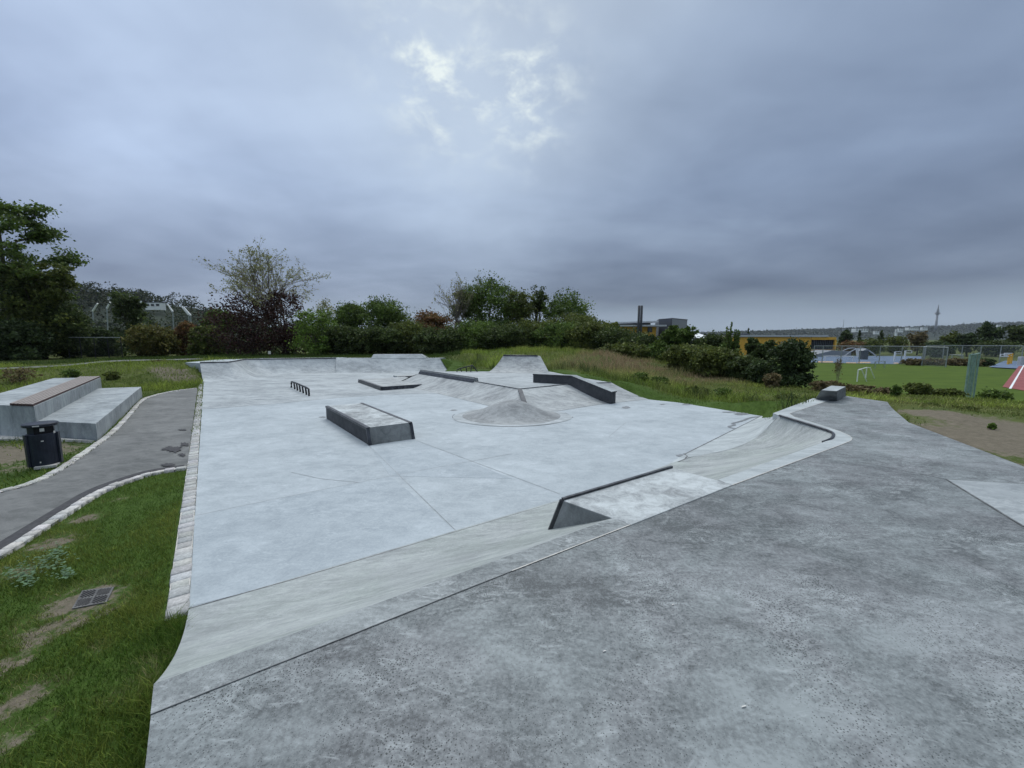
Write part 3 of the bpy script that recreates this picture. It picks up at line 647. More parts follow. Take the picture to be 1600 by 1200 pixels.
# ---------------------------------------------------------------- back quarter pipes and banks
bq = root('corner_quarter_pipe', (-18, 27, 0), 'wide concrete quarter pipe with hipped corner at the back left of the skatepark', 'quarter pipe')
QZ = 1.05
Ct = [Vector((-20.45, 25.2, QZ)), Vector((-19.16, 26.0, QZ)), Vector((-19.3, 26.6, QZ)), Vector((-20.4, 29.2, QZ)), Vector((-19.6, 29.75, QZ)), Vector((-14.3, 31.29, QZ))]
Cb = [Vector((-18.55, 22.99, 0)), Vector((-17.3, 24.4, 0)), Vector((-17.0, 25.6, 0)), Vector((-18.0, 27.7, 0)), Vector((-17.3, 28.3, 0)), Vector((-13.6, 29.58, 0))]
rows = []
a_, b_ = resample(smooth_line(Ct, 1), 36), resample(smooth_line(Cb, 1), 36)
# keep matching by vertex index instead of length
def dens(P, m=7):
    out = []
    for a, b in zip(P, P[1:]): out += [a.lerp(b, k / m) for k in range(m)]
    return out + [P[-1]]
a_, b_ = dens(Ct), dens(Cb)
for t in np.linspace(0, 1, 12): rows.append([(b.x + (a.x - b.x) * t, b.y + (a.y - b.y) * t, .008 + QZ * t ** 1.9) for a, b in zip(a_, b_)])
m_ = MB().grid(rows); sd_ = [r[0] for r in rows]; m_.add(sd_ + [(sd_[-1][0], sd_[-1][1], -.1)], [tuple(range(len(sd_) + 1))]); m_.build('transition', M['floor_grey'], bq, smooth=False)
MB().tube([p + Vector((0, 0, .02)) for p in Ct], .045, 8).build('coping', M['steel'], bq, smooth=True)
back = [Vector((-14.3, 33.4, QZ)), Vector((-20.5, 31.6, QZ)), Vector((-22.6, 29.4, QZ)), Vector((-22.0, 25.9, QZ))]
m_ = MB(); pol = [p.copy() for p in Ct] + back; m_.loft([p - Vector((0, 0, 1.2)) for p in pol], [p + Vector((0, 0, -.004)) for p in pol]); m_.build('platform', M['floor'], bq)
bb = root('back_bank', (-9, 30.5, 0), 'straight concrete bank with a taller middle section along the back of the skatepark', 'skate ramp')
T = [Vector((-14.3, 31.29, QZ)), Vector((-11.55, 31.4, QZ)), Vector((-11.5, 31.4, QZ)), Vector((-7.5, 31.5, QZ)), Vector((-7.45, 31.5, QZ)), Vector((-5.9, 31.5, QZ))]
Bt = [Vector((-13.6, 29.58, 0)), Vector((-11.0, 29.8, 0)), Vector((-10.95, 29.8, 0)), Vector((-6.7, 30.0, 0)), Vector((-6.6, 30.0, 0)), Vector((-4.95, 30.3, 0))]
m_ = MB(); rows = [[tuple(b.lerp(a, t) * 1.0)[:2] + (.008 + QZ * t ** 1.25,) for a, b in zip(T, Bt)] for t in np.linspace(0, 1, 8)]; m_.grid(rows)
m_.loft([(p.x, p.y, -.1) for p in (T[0], T[-1], T[-1] + Vector((.3, .9, 0)), T[0] + Vector((0, .9, 0)))], [(p.x, p.y, QZ + .004) for p in (T[0], T[-1], T[-1] + Vector((.3, .9, 0)), T[0] + Vector((0, .9, 0)))])
m_.add([T[-1], Bt[-1], T[-1] + Vector((.3, .9, -1.0))], [(0, 1, 2)]); m_.build('slope', M['floor_grey'], bb)
m_ = MB(); rr = []
ea, eb = Vector((-11.5, 31.4, QZ)), Vector((-7.0, 31.5, QZ)); ua = Vector((-11.42, 31.75, 1.36)); ub = Vector((-7.55, 31.85, 1.36))
m_.loft([ea + Vector((0, .005, 0)), eb + Vector((0, .005, 0)), eb + Vector((0, 1, 0)), ea + Vector((0, 1, 0))], [ua, ub, ub + Vector((0, .6, 0)), ua + Vector((0, .6, 0))]); m_.build('raised_section', M['floor_grey'], bb)

q2 = root('quarter_pipe', (.2, 23.6, PZ), 'small concrete quarter pipe with steel coping standing at the back of the raised platform', 'quarter pipe')
qb = [Vector((-1.55, 23.0, PZ)), Vector((1.75, 22.9, PZ))]; qt = [Vector((-.55, 24.5, 1.56)), Vector((1.62, 24.4, 1.53))]
cols_ = [(qb[0].lerp(qb[1], u), qt[0].lerp(qt[1], u)) for u in (0, .35, .7, 1)]
rows = [[(b.x + (a.x - b.x) * t, b.y + (a.y - b.y) * t, .01 + PZ + (a.z - PZ) * t ** 1.7) for b, a in cols_] for t in np.linspace(0, 1, 12)]
m_ = MB(); m_.grid(rows); rt = [r[-1] for r in rows]; fl_ = Vector((2.25, 23.3, PZ)); ft = Vector((1.80, 24.42, 1.53))
m_.grid([rt, [tuple(fl_.lerp(ft, t)) for t in np.linspace(0, 1, 12)]])
m_.loft([(qt[0].x, qt[0].y + .002, PZ - .3), (ft.x, ft.y + .002, PZ - .3), (ft.x + .5, ft.y + .9, PZ - .3), (qt[0].x - .5, qt[0].y + .9, PZ - .3)], [(qt[0].x, qt[0].y + .002, 1.555), (ft.x, ft.y + .002, 1.525), (ft.x, ft.y + .7, 1.525), (qt[0].x, qt[0].y + .7, 1.555)])
m_.build('transition', M['hump'], q2)
MB().tube([qt[0] + Vector((0, 0, .02)), qt[1] + Vector((.0, 0, .02))], .05, 8).build('coping', M['steel'], q2, smooth=True)

dr = root('down_rail', (-2.7, 23.7, PZ), 'small black sloping rail on thin legs left of the small quarter pipe', 'grind rail')
Yr = 23.7
bl = [(714, 582), (721.5, 582), (729, 582), (735.5, 582), (746, 582)]; tp = [(714, 577), (719, 575.6), (728.5, 573), (737, 571), (738.5, 571)]
legs = [Vector((deep(a, b_, Yr)[0], Yr, PZ)) for a, b_ in bl]; tops = [Vector(deep(a, b_, Yr)) for a, b_ in tp]
MB().tube(smooth_line([legs[0], tops[0], tops[3], tops[4], legs[4]], 1), .035, 7).build('bar', M['black'], dr, smooth=True)
for k in (1, 2, 3): MB().tube([legs[k], tops[k]], .03, 7).build('leg', M['black'], dr, smooth=True)

# block on the far end of the deck
bx = root('end_block', (10.5, 12.3, DZ), 'small trapezoid concrete block on the far right tip of the deck', 'skate block')
g0, g1, g2 = Vector(at(1273, 624, DZ)), Vector(at(1308.5, 626.5, DZ)), Vector(at(1321.5, 618.5, DZ)); g3 = g0 + (g2 - g1)
bh = .36; tv = [Vector(at(1283.5, 609.5, DZ + bh)), Vector(at(1307.5, 611, DZ + bh)), Vector(at(1321.5, 604, DZ + bh)), Vector(at(1298.5, 602.5, DZ + bh))]
m_ = MB(); m_.loft([g0, g1, g2, g3], tv, 1, mt=0); m_.build('block', [M['step'], M['ledge_shaded']], bx, bevel=.01)

# ---------------------------------------------------------------- terraced seat
L0, L1, M0, M1 = Vector((-10.7, 9.7, 0)), Vector((-16.85, 17.35, 0)), Vector((-12.45, 10.0, 0)), Vector((-18.1, 16.9, 0))
st = root('terraced_seat', tuple((L0 + M1) / 2), 'two tiered concrete seating steps with a wooden plank top beside the asphalt path', 'seating steps')
bvn = .012
MB().prism([L0, L1, L1 + (M1 - L1) * 1.15, M0 + (M0 - L0) * .15], -.15, .45).build('lower_step', M['step'], st, bevel=bvn)
U0, U1 = Vector((-12.42, 9.86, 0)), Vector((-18.75, 17.45, 0)); V0, V1 = Vector((-15.4, 10.4, 0)), Vector((-20.6, 17.2, 0))
wdm = MB(); wdm.prism([U0, U1, V1, Vector((-16.3, 12.0, 0)), V0], -.15, .868); ust = wdm.build('upper_step', M['step'], st, bevel=bvn)
wd = MB(); sdir = (V0 - U0).normalized(); wp = Vector((-.785, -.62, 0))
for k in range(6):
    a = U0 + sdir * (.02 + k * .135) ; b2 = U1 + (V1 - U1).normalized() * (.02 + k * .135); dd = (b2 - a).normalized(); pw = (sdir * .118)
    pw1 = (V1 - U1).normalized() * .118
    wd.loft([a - dd * .04 + Vector((0, 0, .873)), b2 + Vector((0, 0, .873)), b2 + pw1 + Vector((0, 0, .873)), a - dd * .04 + pw + Vector((0, 0, .873))],
            [a - dd * .04 + Vector((0, 0, .93)), b2 + Vector((0, 0, .93)), b2 + pw1 + Vector((0, 0, .93)), a - dd * .04 + pw + Vector((0, 0, .93))])
wo = wd.build('plank_top', [M['wood'], M['wood_end']], ust, bevel=.004)
for p in wo.data.polygons:
    if p.normal.z < .5: p.material_index = 1
m_ = MB(); m_.loft([L0 + Vector((.02, -.10, -.1)), M0 + Vector((-.1, -.25, -.1)), U0 + Vector((-3.5, -.1, -.1)), V0, M0], [L0 + Vector((.02, -.10, .03)), M0 + Vector((-.1, -.25, .03)), U0 + Vector((-3.5, -.1, .03)), V0 + Vector((0, 0, .03)), M0 + Vector((0, 0, .03))]); m_.build('footing', M['mortar'], st)

# ---------------------------------------------------------------- litter bin
bp = Vector(at(72, 727)); bn = root('litter_bin', tuple(bp), 'dark navy round litter bin with wide flat lid beside the asphalt path', 'litter bin')
def ring(mb, prof, n=28, arc=(0, 2 * math.pi), c=bp):
    full = abs(arc[1] - arc[0] - 2 * math.pi) < 1e-6; rows = []
    for r, z in prof: rows.append([(c.x + r * math.cos(a), c.y + r * math.sin(a), c.z + z) for a in np.linspace(arc[0], arc[1], n + 1)])
    mb.grid(rows); return mb
BR = .215
mbb = MB(); ring(mbb, [(0, .02), (BR * .98, .02), (BR, .03), (BR, .68), (BR * .985, .69), (BR * .86, .69)]); bbody = mbb.build('body', M['bin'], bn, smooth=False)
fa = math.atan2(-bp.y, -bp.x)
m_ = MB(); ring(m_, [(BR * .86, .69), (BR * .86, .84)], 16, (fa + 1.1, fa + 2 * math.pi - .55)); m_.build('collar', M['bin'], bn, smooth=True)
ring(MB(), [(0, .685), (BR * .82, .685), (BR * .82, .84), (0, .84)]).build('liner', M['bin_dark'], bn)
ring(MB(), [(0, .835), (BR * 1.1, .835), (BR * 1.16, .85), (BR * 1.16, .885), (BR * 1.1, .90), (BR * .5, .915), (0, .92)]).build('lid', M['bin'], bn, smooth=False)
def stick(ang, z, w, h, r=BR, mat='sticker'):
    m_ = MB(); hw = w / (2 * r); m_.grid([[(bp.x + (r + .003) * math.cos(ang + t * hw), bp.y + (r + .003) * math.sin(ang + t * hw), bp.z + zz) for t in (-1, 0, 1)] for zz in (z - h / 2, z + h / 2)])
    m_.build('sticker', M[mat], bbody)
stick(fa + .06, .775, .06, .065, BR * .87); stick(fa + .9, .70, .04, .05, BR * 1.0); stick(fa - .02, .55, .035, .022); stick(fa - .25, .868, .09, .022, BR * 1.165); stick(fa - .3, .12, .02, .03)
for sg in (-1, 1):
    a = fa + sg * 1.25; MB().box((bp.x + (BR + .012) * math.cos(a), bp.y + (BR + .012) * math.sin(a), .36), (.03, .09, .66), a).build('side_bracket', M['bin'], bn)
MB().box((bp.x + .15, bp.y - .10, .02), (.3, .22, .05), .6).build('footing', M['mortar'], bn)

# ---------------------------------------------------------------- drain grate
g = [at(112, 948), at(166, 938), at(178, 914), at(128, 920)]; gz = -.018
dg = root('drain_grate', tuple(Vector(g[0]).lerp(Vector(g[2]), .5)), 'dark metal drain grate with diagonal bars set in the grass', 'drain cover')
g = [Vector(p) + Vector((0, 0, gz)) for p in g]; ctr = (g[0] + g[1] + g[2] + g[3]) / 4
MB().loft([p - Vector((0, 0, .05)) for p in g], g).build('plate', M['grate'], dg)
def quad(u, v): return g[0].lerp(g[1], u).lerp(g[3].lerp(g[2], u), v)
m_ = MB()
for k in range(4):                                                     # dark strips painted for the shade in the slits, one slant per quarter
    u0, v0 = .03 + (k % 2) * .475, .03 + (k // 2) * .475; fl_ = (k in (0, 3))
    for j in range(-4, 5):
        t = j / 4.7
        pts_ = [(u, u + t) if fl_ else (u, 1 - u + t) for u in np.linspace(0, 1, 41)]
        pts_ = [(u, v) for u, v in pts_ if .05 <= v <= .95 and .05 <= u <= .95]
        if len(pts_) > 3: ribbon(m_, [(*quad(u0 + u * .47, v0 + v * .47)[:2], 0) for u, v in (pts_[0], pts_[-1])], .012, gz + .002)
m_.build('slot_shade', M['bin_dark'], dg)

# ---------------------------------------------------------------- grass blades
def blades(name, x, y, z, h, w, col, lean=.5, up=0.0):
    n = len(x); a = rng.uniform(0, 2 * np.pi, n); b = rng.uniform(0, 2 * np.pi, n); L = lean * h * rng.uniform(.2, 1.2, n)
    px, py = np.cos(a) * w / 2, np.sin(a) * w / 2; lx, ly = np.cos(b) * L, np.sin(b) * L
    V = np.empty((n, 5, 3))
    V[:, 0] = np.stack([x - px, y - py, z], 1); V[:, 1] = np.stack([x + px, y + py, z], 1)
    V[:, 2] = np.stack([x + px * .8 + lx * .35, y + py * .8 + ly * .35, z + h * .6], 1); V[:, 3] = np.stack([x - px * .8 + lx * .35, y - py * .8 + ly * .35, z + h * .6], 1)
    V[:, 4] = np.stack([x + lx, y + ly, z + h], 1)
    k = np.arange(n)[:, None] * 5
    Q = np.concatenate([k + np.array([0, 1, 2, 3]), k + np.array([3, 2, 4, 4])], 0)
    # the tip is a sliver quad
    V2 = np.concatenate([V, V[:, 4:5] + np.array([0, 0, .001])], 1).reshape(-1, 3); k = np.arange(n)[:, None] * 6
    Q = np.concatenate([k + np.array([0, 1, 2, 3]), k + np.array([3, 2, 4, 5])], 0)
    return fast(name, V2, Q, np.repeat(col, 6, 0), M['blade'])
def nz_at(x, y, s, o=0): return np.array([noise.noise(Vector((a * s, b * s, o))) for a, b in zip(x, y)])
lawn = [p for p in path_R if p[1] > 2] + [tuple(sa + nrm * .2 + (sb - sa) * .30), tuple(sa + nrm * .2), (-3.12, 3.4), (-2.86, 3.05), (-2.45, 2.5), (-2.05, 1.95), (-1.88, 1.66), (-1.6, .9), (-1.6, .2), (-7, .2), (-9, 2)]
def scatter(n, x0, x1, y0, y1): return rng.uniform(x0, x1, n), rng.uniform(y0, y1, n)
x, y = scatter(330000, -9, -1.55, .2, 8.2)
k_in = inside(lawn, x, y) & (rng.random(len(x)) < np.clip(1.9 - np.hypot(x, y) / 5.5, .35, 1)); x, y = x[k_in], y[k_in]
n1 = nz_at(x, y, 1.3); n2 = nz_at(x, y, 5, 3); s_ = soil(x, y) + n2 * .35 * (soil(x, y) > .08)
keep = rng.random(len(x)) > np.clip((s_ - .26) * 3.0, 0, .80); gx_ = (np.abs(x + 4.26) < .25) & (np.abs(y - 3.63) < .2)
keep &= ~gx_; x, y, n1, n2, s_ = x[keep], y[keep], n1[keep], n2[keep], s_[keep]
edge_d = np.clip(1 - np.abs((y - 1.92) - (x + 1.98) * -1.33) / .6, 0, 1) * (y < 3.3)
h = np.clip(.045 + .03 * n1 + .02 * n2, .018, .12) * rng.uniform(.6, 1.4, len(x)) * (1 + edge_d * 1.6); w = .0045 + .002 * rng.random(len(x))
base = np.array([.068, .132, .018]); yel = np.array([.24, .27, .055])
n0 = nz_at(x, y, .55, 21); mixf = np.clip(.24 + .5 * n1 + .45 * n0 + .25 * n2 + .16 * rng.normal(0, 1, len(x)) + s_ * .6, 0, 1)[:, None]
straw = np.clip((s_ - .22) * 2.2 + rng.normal(0, .25, len(x)), 0, 1)[:, None] * (soil(x, y) > .1)[:, None]
col = (base * (1 - mixf) + yel * mixf) * (1 - straw) + np.array([.30, .26, .15]) * straw; col *= rng.uniform(.6, 1.35, (len(x), 1)); h = h * (1 - .45 * straw[:, 0])
tag(blades('lawn_grass', x, y, terr(x, y) - .005, h, w, col, .9), kind='stuff')
# lawn left of the path and around the seat
x, y = scatter(90000, -22, -8.6, 3, 24)
okm = ~inside(path_poly, x, y) & ~inside([L0, L1, (-18.1, 17), V1, (-16.3, 12), V0, U0], x, y) & ~inside(plaza, x, y)
okm &= np.abs((x + 10.8) * .785 + (y - 9.7) * .62) < 9; x, y = x[okm], y[okm]
s_ = soil(x, y) + nz_at(x, y, 2, 5) * .3; kk = rng.random(len(x)) > np.clip((s_ - .25) * 3, 0, .95); x, y, s_ = x[kk], y[kk], s_[kk]
n1 = nz_at(x, y, .6)
mixf = np.clip(.2 + .5 * n1 + rng.normal(0, .2, len(x)), 0, 1)[:, None]; col = (base * (1 - mixf) + yel * mixf) * rng.uniform(.6, 1.3, (len(x), 1))
tag(blades('side_lawn_grass', x, y, terr(x, y) - .005, (.06 + .04 * n1) * rng.uniform(.6, 1.6, len(x)), .012 + .006 * rng.random(len(x)), col, .9), kind='stuff')
# wild meadow on the bank beyond the skatepark
park = lambda x, y: inside(plaza, x, y) | inside(deck, x, y) | inside(path_poly, x, y)
x, y = scatter(330000, -45, 24, 11, 46)
dns = np.clip(22 / np.hypot(x, y), .3, 1); okm = ~park(x, y) & (rng.random(len(x)) < dns) & ~inside([L0, L1, V1, (-16.3, 12), V0, U0], x, y)
okm &= ((x > 4.0) | (y > 24.5) | ((x < -17) & (y > 19))); okm &= ~((x > 11) & (y < 12)); x, y = x[okm], y[okm]
n1 = nz_at(x, y, .35); n2 = nz_at(x, y, 1.4, 2)
dry = np.clip(1.6 * np.exp(-(((x - 7.2) / 3.6) ** 2 + ((y - 26.5) / 2.6) ** 2)) + 1.2 * np.exp(-(((x - 11) / 2.4) ** 2 + ((y - 22.5) / 1.6) ** 2)) + n2 * .45, 0, 1) * (x > 0)
g1 = np.array([.10, .155, .026]); g2 = np.array([.31, .38, .07]); g3 = np.array([.34, .255, .15])
m1 = np.clip(.45 + .7 * n1 + .4 * n2 + rng.normal(0, .15, len(x)), 0, 1)[:, None]; dd = dry[:, None]
col = ((g1 * (1 - m1) + g2 * m1) * (1 - dd) + g3 * dd) * rng.uniform(.6, 1.3, (len(x), 1))
# a mown strip next to the concrete, dark nettles above it, then bright grass
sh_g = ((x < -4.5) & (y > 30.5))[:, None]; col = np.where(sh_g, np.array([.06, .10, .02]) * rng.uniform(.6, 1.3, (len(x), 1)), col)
ed = segd(x, y, EDGE)
ed2 = np.where(x < -17, 1.9, ed); n3 = nz_at(x, y, 2.6, 11)
nettle = np.clip(1.3 - np.abs(ed2 - 1.9 - n1 * .8) / .75, 0, 1) * np.clip(.55 + 1.6 * n2, 0, 1) * (x > -3)
bright = np.exp(-((ed2 - 3.6) / 1.5) ** 2) * (x > -3) * (1 - dry) * np.clip(.7 + n3, 0, 1)
col = col * (1 + .5 * bright[:, None]) * (1 - .0 * dry[:, None]); nt_ = np.array([.055, .085, .028]) * rng.uniform(.6, 1.3, (len(x), 1)); col = col * (1 - nettle[:, None]) + nt_ * nettle[:, None]
h = np.clip(.26 + .2 * n1 + .18 * n2 + .12 * n3, .08, .7) * rng.uniform(.5, 1.5, len(x)) * np.clip((ed2 - .5) / 1.3, .16, 1) * (1 + .5 * nettle)
h *= np.where((x > 10) & (y < 23), .42, 1) * np.where((x > -5) & (x < -1.5) & (y < 27), .4, 1) * np.where(x < -6, .62, 1)
short = np.clip(1 - (ed2 - .7) / .8, 0, 1)[:, None]; col = col * (1 - short) + (np.array([.085, .15, .024]) * rng.uniform(.7, 1.3, (len(x), 1))) * short
bp_ = [(p[0], p[1]) for p in BACK]; far_ok = segd(x, y, bp_) > .95
x, y, h, col = x[far_ok], y[far_ok], h[far_ok], col[far_ok]
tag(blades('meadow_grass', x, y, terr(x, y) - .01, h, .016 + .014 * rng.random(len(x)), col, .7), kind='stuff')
# rough ground right of the deck
x, y = scatter(60000, 9, 30, 8, 24); okm = ~park(x, y); sl = soil(x, y); n2 = nz_at(x, y, .7, 9)
okm &= rng.random(len(x)) > np.clip((sl + n2 * .3 - .12) * 3, 0, 1); okm &= (y > 7 + .05 * x); x, y, n2 = x[okm], y[okm], n2[okm]
m1 = np.clip(.5 + .9 * n2 + rng.normal(0, .2, len(x)), 0, 1)[:, None]
col = (np.array([.09, .14, .03]) * (1 - m1) + np.array([.28, .28, .10]) * m1) * rng.uniform(.6, 1.3, (len(x), 1))
tag(blades('rough_grass', x, y, terr(x, y) - .01, np.clip(.075 + .09 * n2, .02, .3) * rng.uniform(.5, 1.5, len(x)), .014 + .01 * rng.random(len(x)), col, .8), kind='stuff')

# ---------------------------------------------------------------- foliage
def leaves(pts, size, palette, flat=0.0, jitter=.55):
    n = len(pts); d = rng.normal(size=(n, 3)); d[:, 2] *= (1 - flat); d /= np.linalg.norm(d, axis=1)[:, None]
    e = rng.normal(size=(n, 3)); e -= (e * d).sum(1)[:, None] * d; e /= np.linalg.norm(e, axis=1)[:, None]
    s = size * rng.uniform(1 - jitter, 1 + jitter, n)[:, None]
    V = np.stack([pts - d * s * .6, pts + e * s * .34 - d * s * .05, pts + d * s * .6, pts - e * s * .34 - d * s * .05], 1)
    pal = np.array(palette); c = pal[rng.integers(0, len(pal), n)] * rng.uniform(.65, 1.35, (n, 1))
    return V, c
def leaf_obj(name, pts, size, palette, parent, tone=None, flat=0.0):
    V, c = leaves(pts, size, palette, flat)
    if tone is not None: c = c * tone[:, None]
    n = len(pts); o = fast(name, V.reshape(-1, 3), np.arange(n * 4).reshape(n, 4), np.repeat(c, 4, 0), M['leaf'], parent); return o
def clump_points(n, cl, rad, squash=.8):
    k = rng.integers(0, len(cl), n); r = rng.normal(size=(n, 3)) * .5; r[:, 2] *= squash
    return cl[k] + r * rad[k][:, None], k
def ellipsoid(n, rx, ry, rz, bias=.45, lump=.28, seed=0):
    d = rng.normal(size=(n, 3)); d /= np.linalg.norm(d, axis=1)[:, None]
    l = np.array([1 + lump * noise.noise(Vector((a * 1.7 + seed, b * 1.7, c * 1.7))) + lump * .7 * noise.noise(Vector((a * 4 + seed, b * 4, c * 4))) for a, b, c in d])
    r = rng.random(n) ** bias * l
    return d * r[:, None] * np.array([rx, ry, rz])
PAL = {
 'dark': [(.030, .045, .016), (.042, .058, .02), (.022, .034, .014)],
 'olive': [(.048, .062, .018), (.062, .074, .02), (.038, .052, .016)],
 'mid': [(.044, .072, .018), (.058, .088, .022), (.034, .058, .016)],
 'bright': [(.06, .105, .022), (.085, .13, .03), (.05, .08, .02)],
 'purple': [(.045, .022, .024), (.06, .026, .03), (.034, .02, .02), (.055, .035, .028)],
 'red': [(.085, .045, .025), (.06, .05, .022), (.10, .055, .03)],
 'yellow': [(.062, .062, .02), (.045, .052, .018), (.078, .07, .024)],
 'brown': [(.075, .06, .035), (.06, .055, .03), (.09, .07, .045)],
 'sparse': [(.11, .12, .06), (.09, .105, .055), (.14, .14, .08)],
 'black': [(.018, .030, .014), (.025, .040, .018), (.03, .046, .018)],
}
for k_ in PAL: PAL[k_] = [tuple(c * (1.0 if k_ in ('purple',) else 1.95) * m for c, m in zip(t, (1.02, 1.0, .8))) for t in PAL[k_]]
def trunk_mesh(base, top, r0, limbs, name, parent, mat='bark'):
    mb = MB(); b = Vector(base); t = Vector(top); mids = [b.lerp(t, k / 5) + Vector((random.uniform(-.1, .1), random.uniform(-.1, .1), 0)) * (r0 * 3 if 0 < k else 0) for k in range(6)]
    mb.tube([b - Vector((0, 0, .2))] + mids[1:], [r0 * 1.25] + [r0 * (1 - .14 * k) for k in range(1, 6)], 7)
    for l in limbs:
        s = mids[random.randint(1, 4)]; l = Vector(l); m = s.lerp(l, .5) + Vector((0, 0, .12 * (l - s).length)); mb.tube([s, m, l], [r0 * .45, r0 * .3, r0 * .1], 5)
    return mb.build(name, M[mat], parent, smooth=True)
def plant(kind, px, top_y, Yd, hw, pal, label, cat='shrub', leaf=None, n=None, group=None, name=None, base_z=None):
    tx, _, tz = deep(px, top_y, Yd); bz = zt(tx, Yd) if base_z is None else base_z
    H = max(.14 if cat == 'weed' else .5, tz - bz); cosv = 1 / math.sqrt(1 + ((px - 800) / F) ** 2); Rr = hw / F * Yd * max(cosv, .65) * (1.15 if kind in ('bush', 'tree') and Yd < 70 else 1)
    if group is None:
        if cat == 'weed': group = 'weed clumps in the grass'
        elif Yd >= 60 and px > 1050: group = 'trees and shrubs beyond the sports field'
        elif px > 1270: group = 'low plants along the near edge of the sports field'
        elif px >= 1045: group = 'bushes on the grass bank'
        elif cat == 'shrub': group = 'shrubs of the hedge'
        else: group = 'trees behind the skatepark'
    nm = name or {'bush': 'shrub', 'tree': 'tree', 'airy': 'tree', 'cone': 'conifer', 'shoot': 'willow_shrub', 'twig': 'tree'}[kind]
    o = root(nm, (tx, Yd, bz), label, cat, group); b = np.array([tx, Yd, bz])
    leaf = leaf or max(.11, Yd * .0042); P = PAL[pal]
    if kind == 'bush':
        nc = int(60 + 25 * Rr); cl = ellipsoid(nc, Rr * .92, Rr * .8, H * .47, .42, .3, px); zq = np.clip(cl[:, 2] / (H * .42), -1.3, 1.3); cl[:, 2] = np.sign(zq) * np.abs(zq) ** .62 * H * .42 + H * .47; cl[:, 2] = np.maximum(cl[:, 2], .05 * H); cl[:, 2] *= .97 * H / (cl[:, 2].max() + .08 * H)
        rad = rng.uniform(.14, .34, nc) * min(Rr, H * .6)
        n = n or int(min(15000, 3200 * (Rr * H) ** .75 * (.16 / leaf) ** 1.3))
        pts, k = clump_points(n, cl, rad); tone = rng.uniform(.65, 1.35, nc)[k]
        up = ellipsoid(n // 12, Rr, Rr * .8, H * .5, .12, .35, px + 3); up[:, 2] = np.abs(up[:, 2]) + H * .45
        pts = np.concatenate([pts, up]); tone = np.concatenate([tone, np.ones(len(up))]); pts[:, 2] = np.clip(pts[:, 2], .02, None)
        leaf_obj('crown', pts + b, leaf, P, o, tone)
        trunk_mesh(b, b + np.array([0, 0, H * .5]), .05 + .012 * H, [b + c for c in cl[:5]], 'trunk', o)
    elif kind == 'tree':
        nb = 11; bl = ellipsoid(nb, Rr * .72, Rr * .6, H * .25, .6, 0); bl[:, 2] += H * .62; br = rng.uniform(.30, .46, nb) * min(Rr, H * .45)
        cl = []; rad = []
        for c, r in zip(bl, br):
            e = ellipsoid(26, r, r, r * .85, .35, .3, px + c[0]); cl.append(e + c); rad.append(rng.uniform(.2, .36, 26) * r)
        lowc = ellipsoid(90, Rr * .85, Rr * .6, H * .3, .5, .2, px); lowc[:, 2] += H * .34; cl.append(lowc); rad.append(rng.uniform(.16, .3, 90) * min(Rr, H * .4))
        cl = np.concatenate(cl); rad = np.concatenate(rad); cl *= np.array([1, 1, 1]); top = (cl[:, 2] + rad * .5).max(); cl[:, 2] *= H / max(top, .1); 
        n = n or int(min(24000, 4600 * (Rr * H) ** .75 * (.16 / leaf) ** 1.3))
        pts, k = clump_points(n, cl, rad); tone = rng.uniform(.65, 1.35, len(cl))[k]
        leaf_obj('crown', pts + b, leaf, P, o, tone)
        trunk_mesh(b, b + np.array([0, 0, H * .7]), .07 + .014 * H, [b + c for c in bl], 'trunk', o)
    elif kind == 'cone':
        nc = 130; zz = rng.random(nc) ** 1.25; a = rng.uniform(0, 2 * np.pi, nc); rr = Rr * (1 - zz * .93) * np.sqrt(rng.uniform(.2, 1, nc))
        cl = np.stack([rr * np.cos(a), rr * np.sin(a), (.06 + zz * .92) * H], 1); rad = rng.uniform(.14, .28, nc) * Rr * (1.1 - zz * .7)
        pts, k = clump_points(n or 5000, cl, rad, .6); leaf_obj('crown', pts + b, leaf, P, o, rng.uniform(.7, 1.3, nc)[k]); trunk_mesh(b, b + np.array([0, 0, H * .9]), .06 + .01 * H, [], 'trunk', o)
    elif kind == 'shoot':
        ns = 80; pts = []; mb = MB()
        for i in range(ns):
            a = rng.uniform(0, 2 * np.pi); r = Rr * rng.random() ** .7; hh = H * rng.uniform(.5, 1) * (1 - .35 * (r / Rr) ** 2)
            bs = np.array([r * .5 * math.cos(a), r * .5 * math.sin(a), 0]); tp_ = np.array([r * math.cos(a), r * math.sin(a), hh])
            t = rng.random(80) ** .8; pts.append(bs + (tp_ - bs) * t[:, None] + rng.normal(size=(80, 3)) * Rr * .12 * (1.2 - t[:, None])); mb.tube([b + bs, b + tp_], [.03, .008], 4)
        leaf_obj('crown', np.concatenate(pts) + b, leaf, P, o, None); mb.build('trunk', M['bark'], o)
    elif kind in ('twig', 'airy'):
        mb = MB(); tips = []; r_ = random.Random(425 if 400 < px < 500 else px)
        def grow(p, d, L, r, lev):
            q = p + d * L * .5 + Vector((r_.uniform(-.08, .08), r_.uniform(-.08, .08), r_.uniform(-.02, .08))) * L; e2 = p + d * L + Vector((0, 0, .03 if kind == 'twig' else -.02)) * L
            mb.tube([p, q, e2], [r * .62, r * .5, r * .36], 5 if lev < 2 else 4, cap=False)
            if lev >= (4 if kind == 'twig' else 3): tips.append((q, e2)); return
            if lev >= 2: tips.append((q, e2))
            for _ in range(4 if lev == 0 else 3):
                nd = (d + Vector((r_.gauss(0, .5), r_.gauss(0, .5), r_.gauss(.06, .34)))).normalized()
                st_ = p.lerp(e2, r_.uniform(.45, 1)); grow(st_, nd, L * r_.uniform(.58, .8), r * .52, lev + 1)
        b3 = Vector(b)
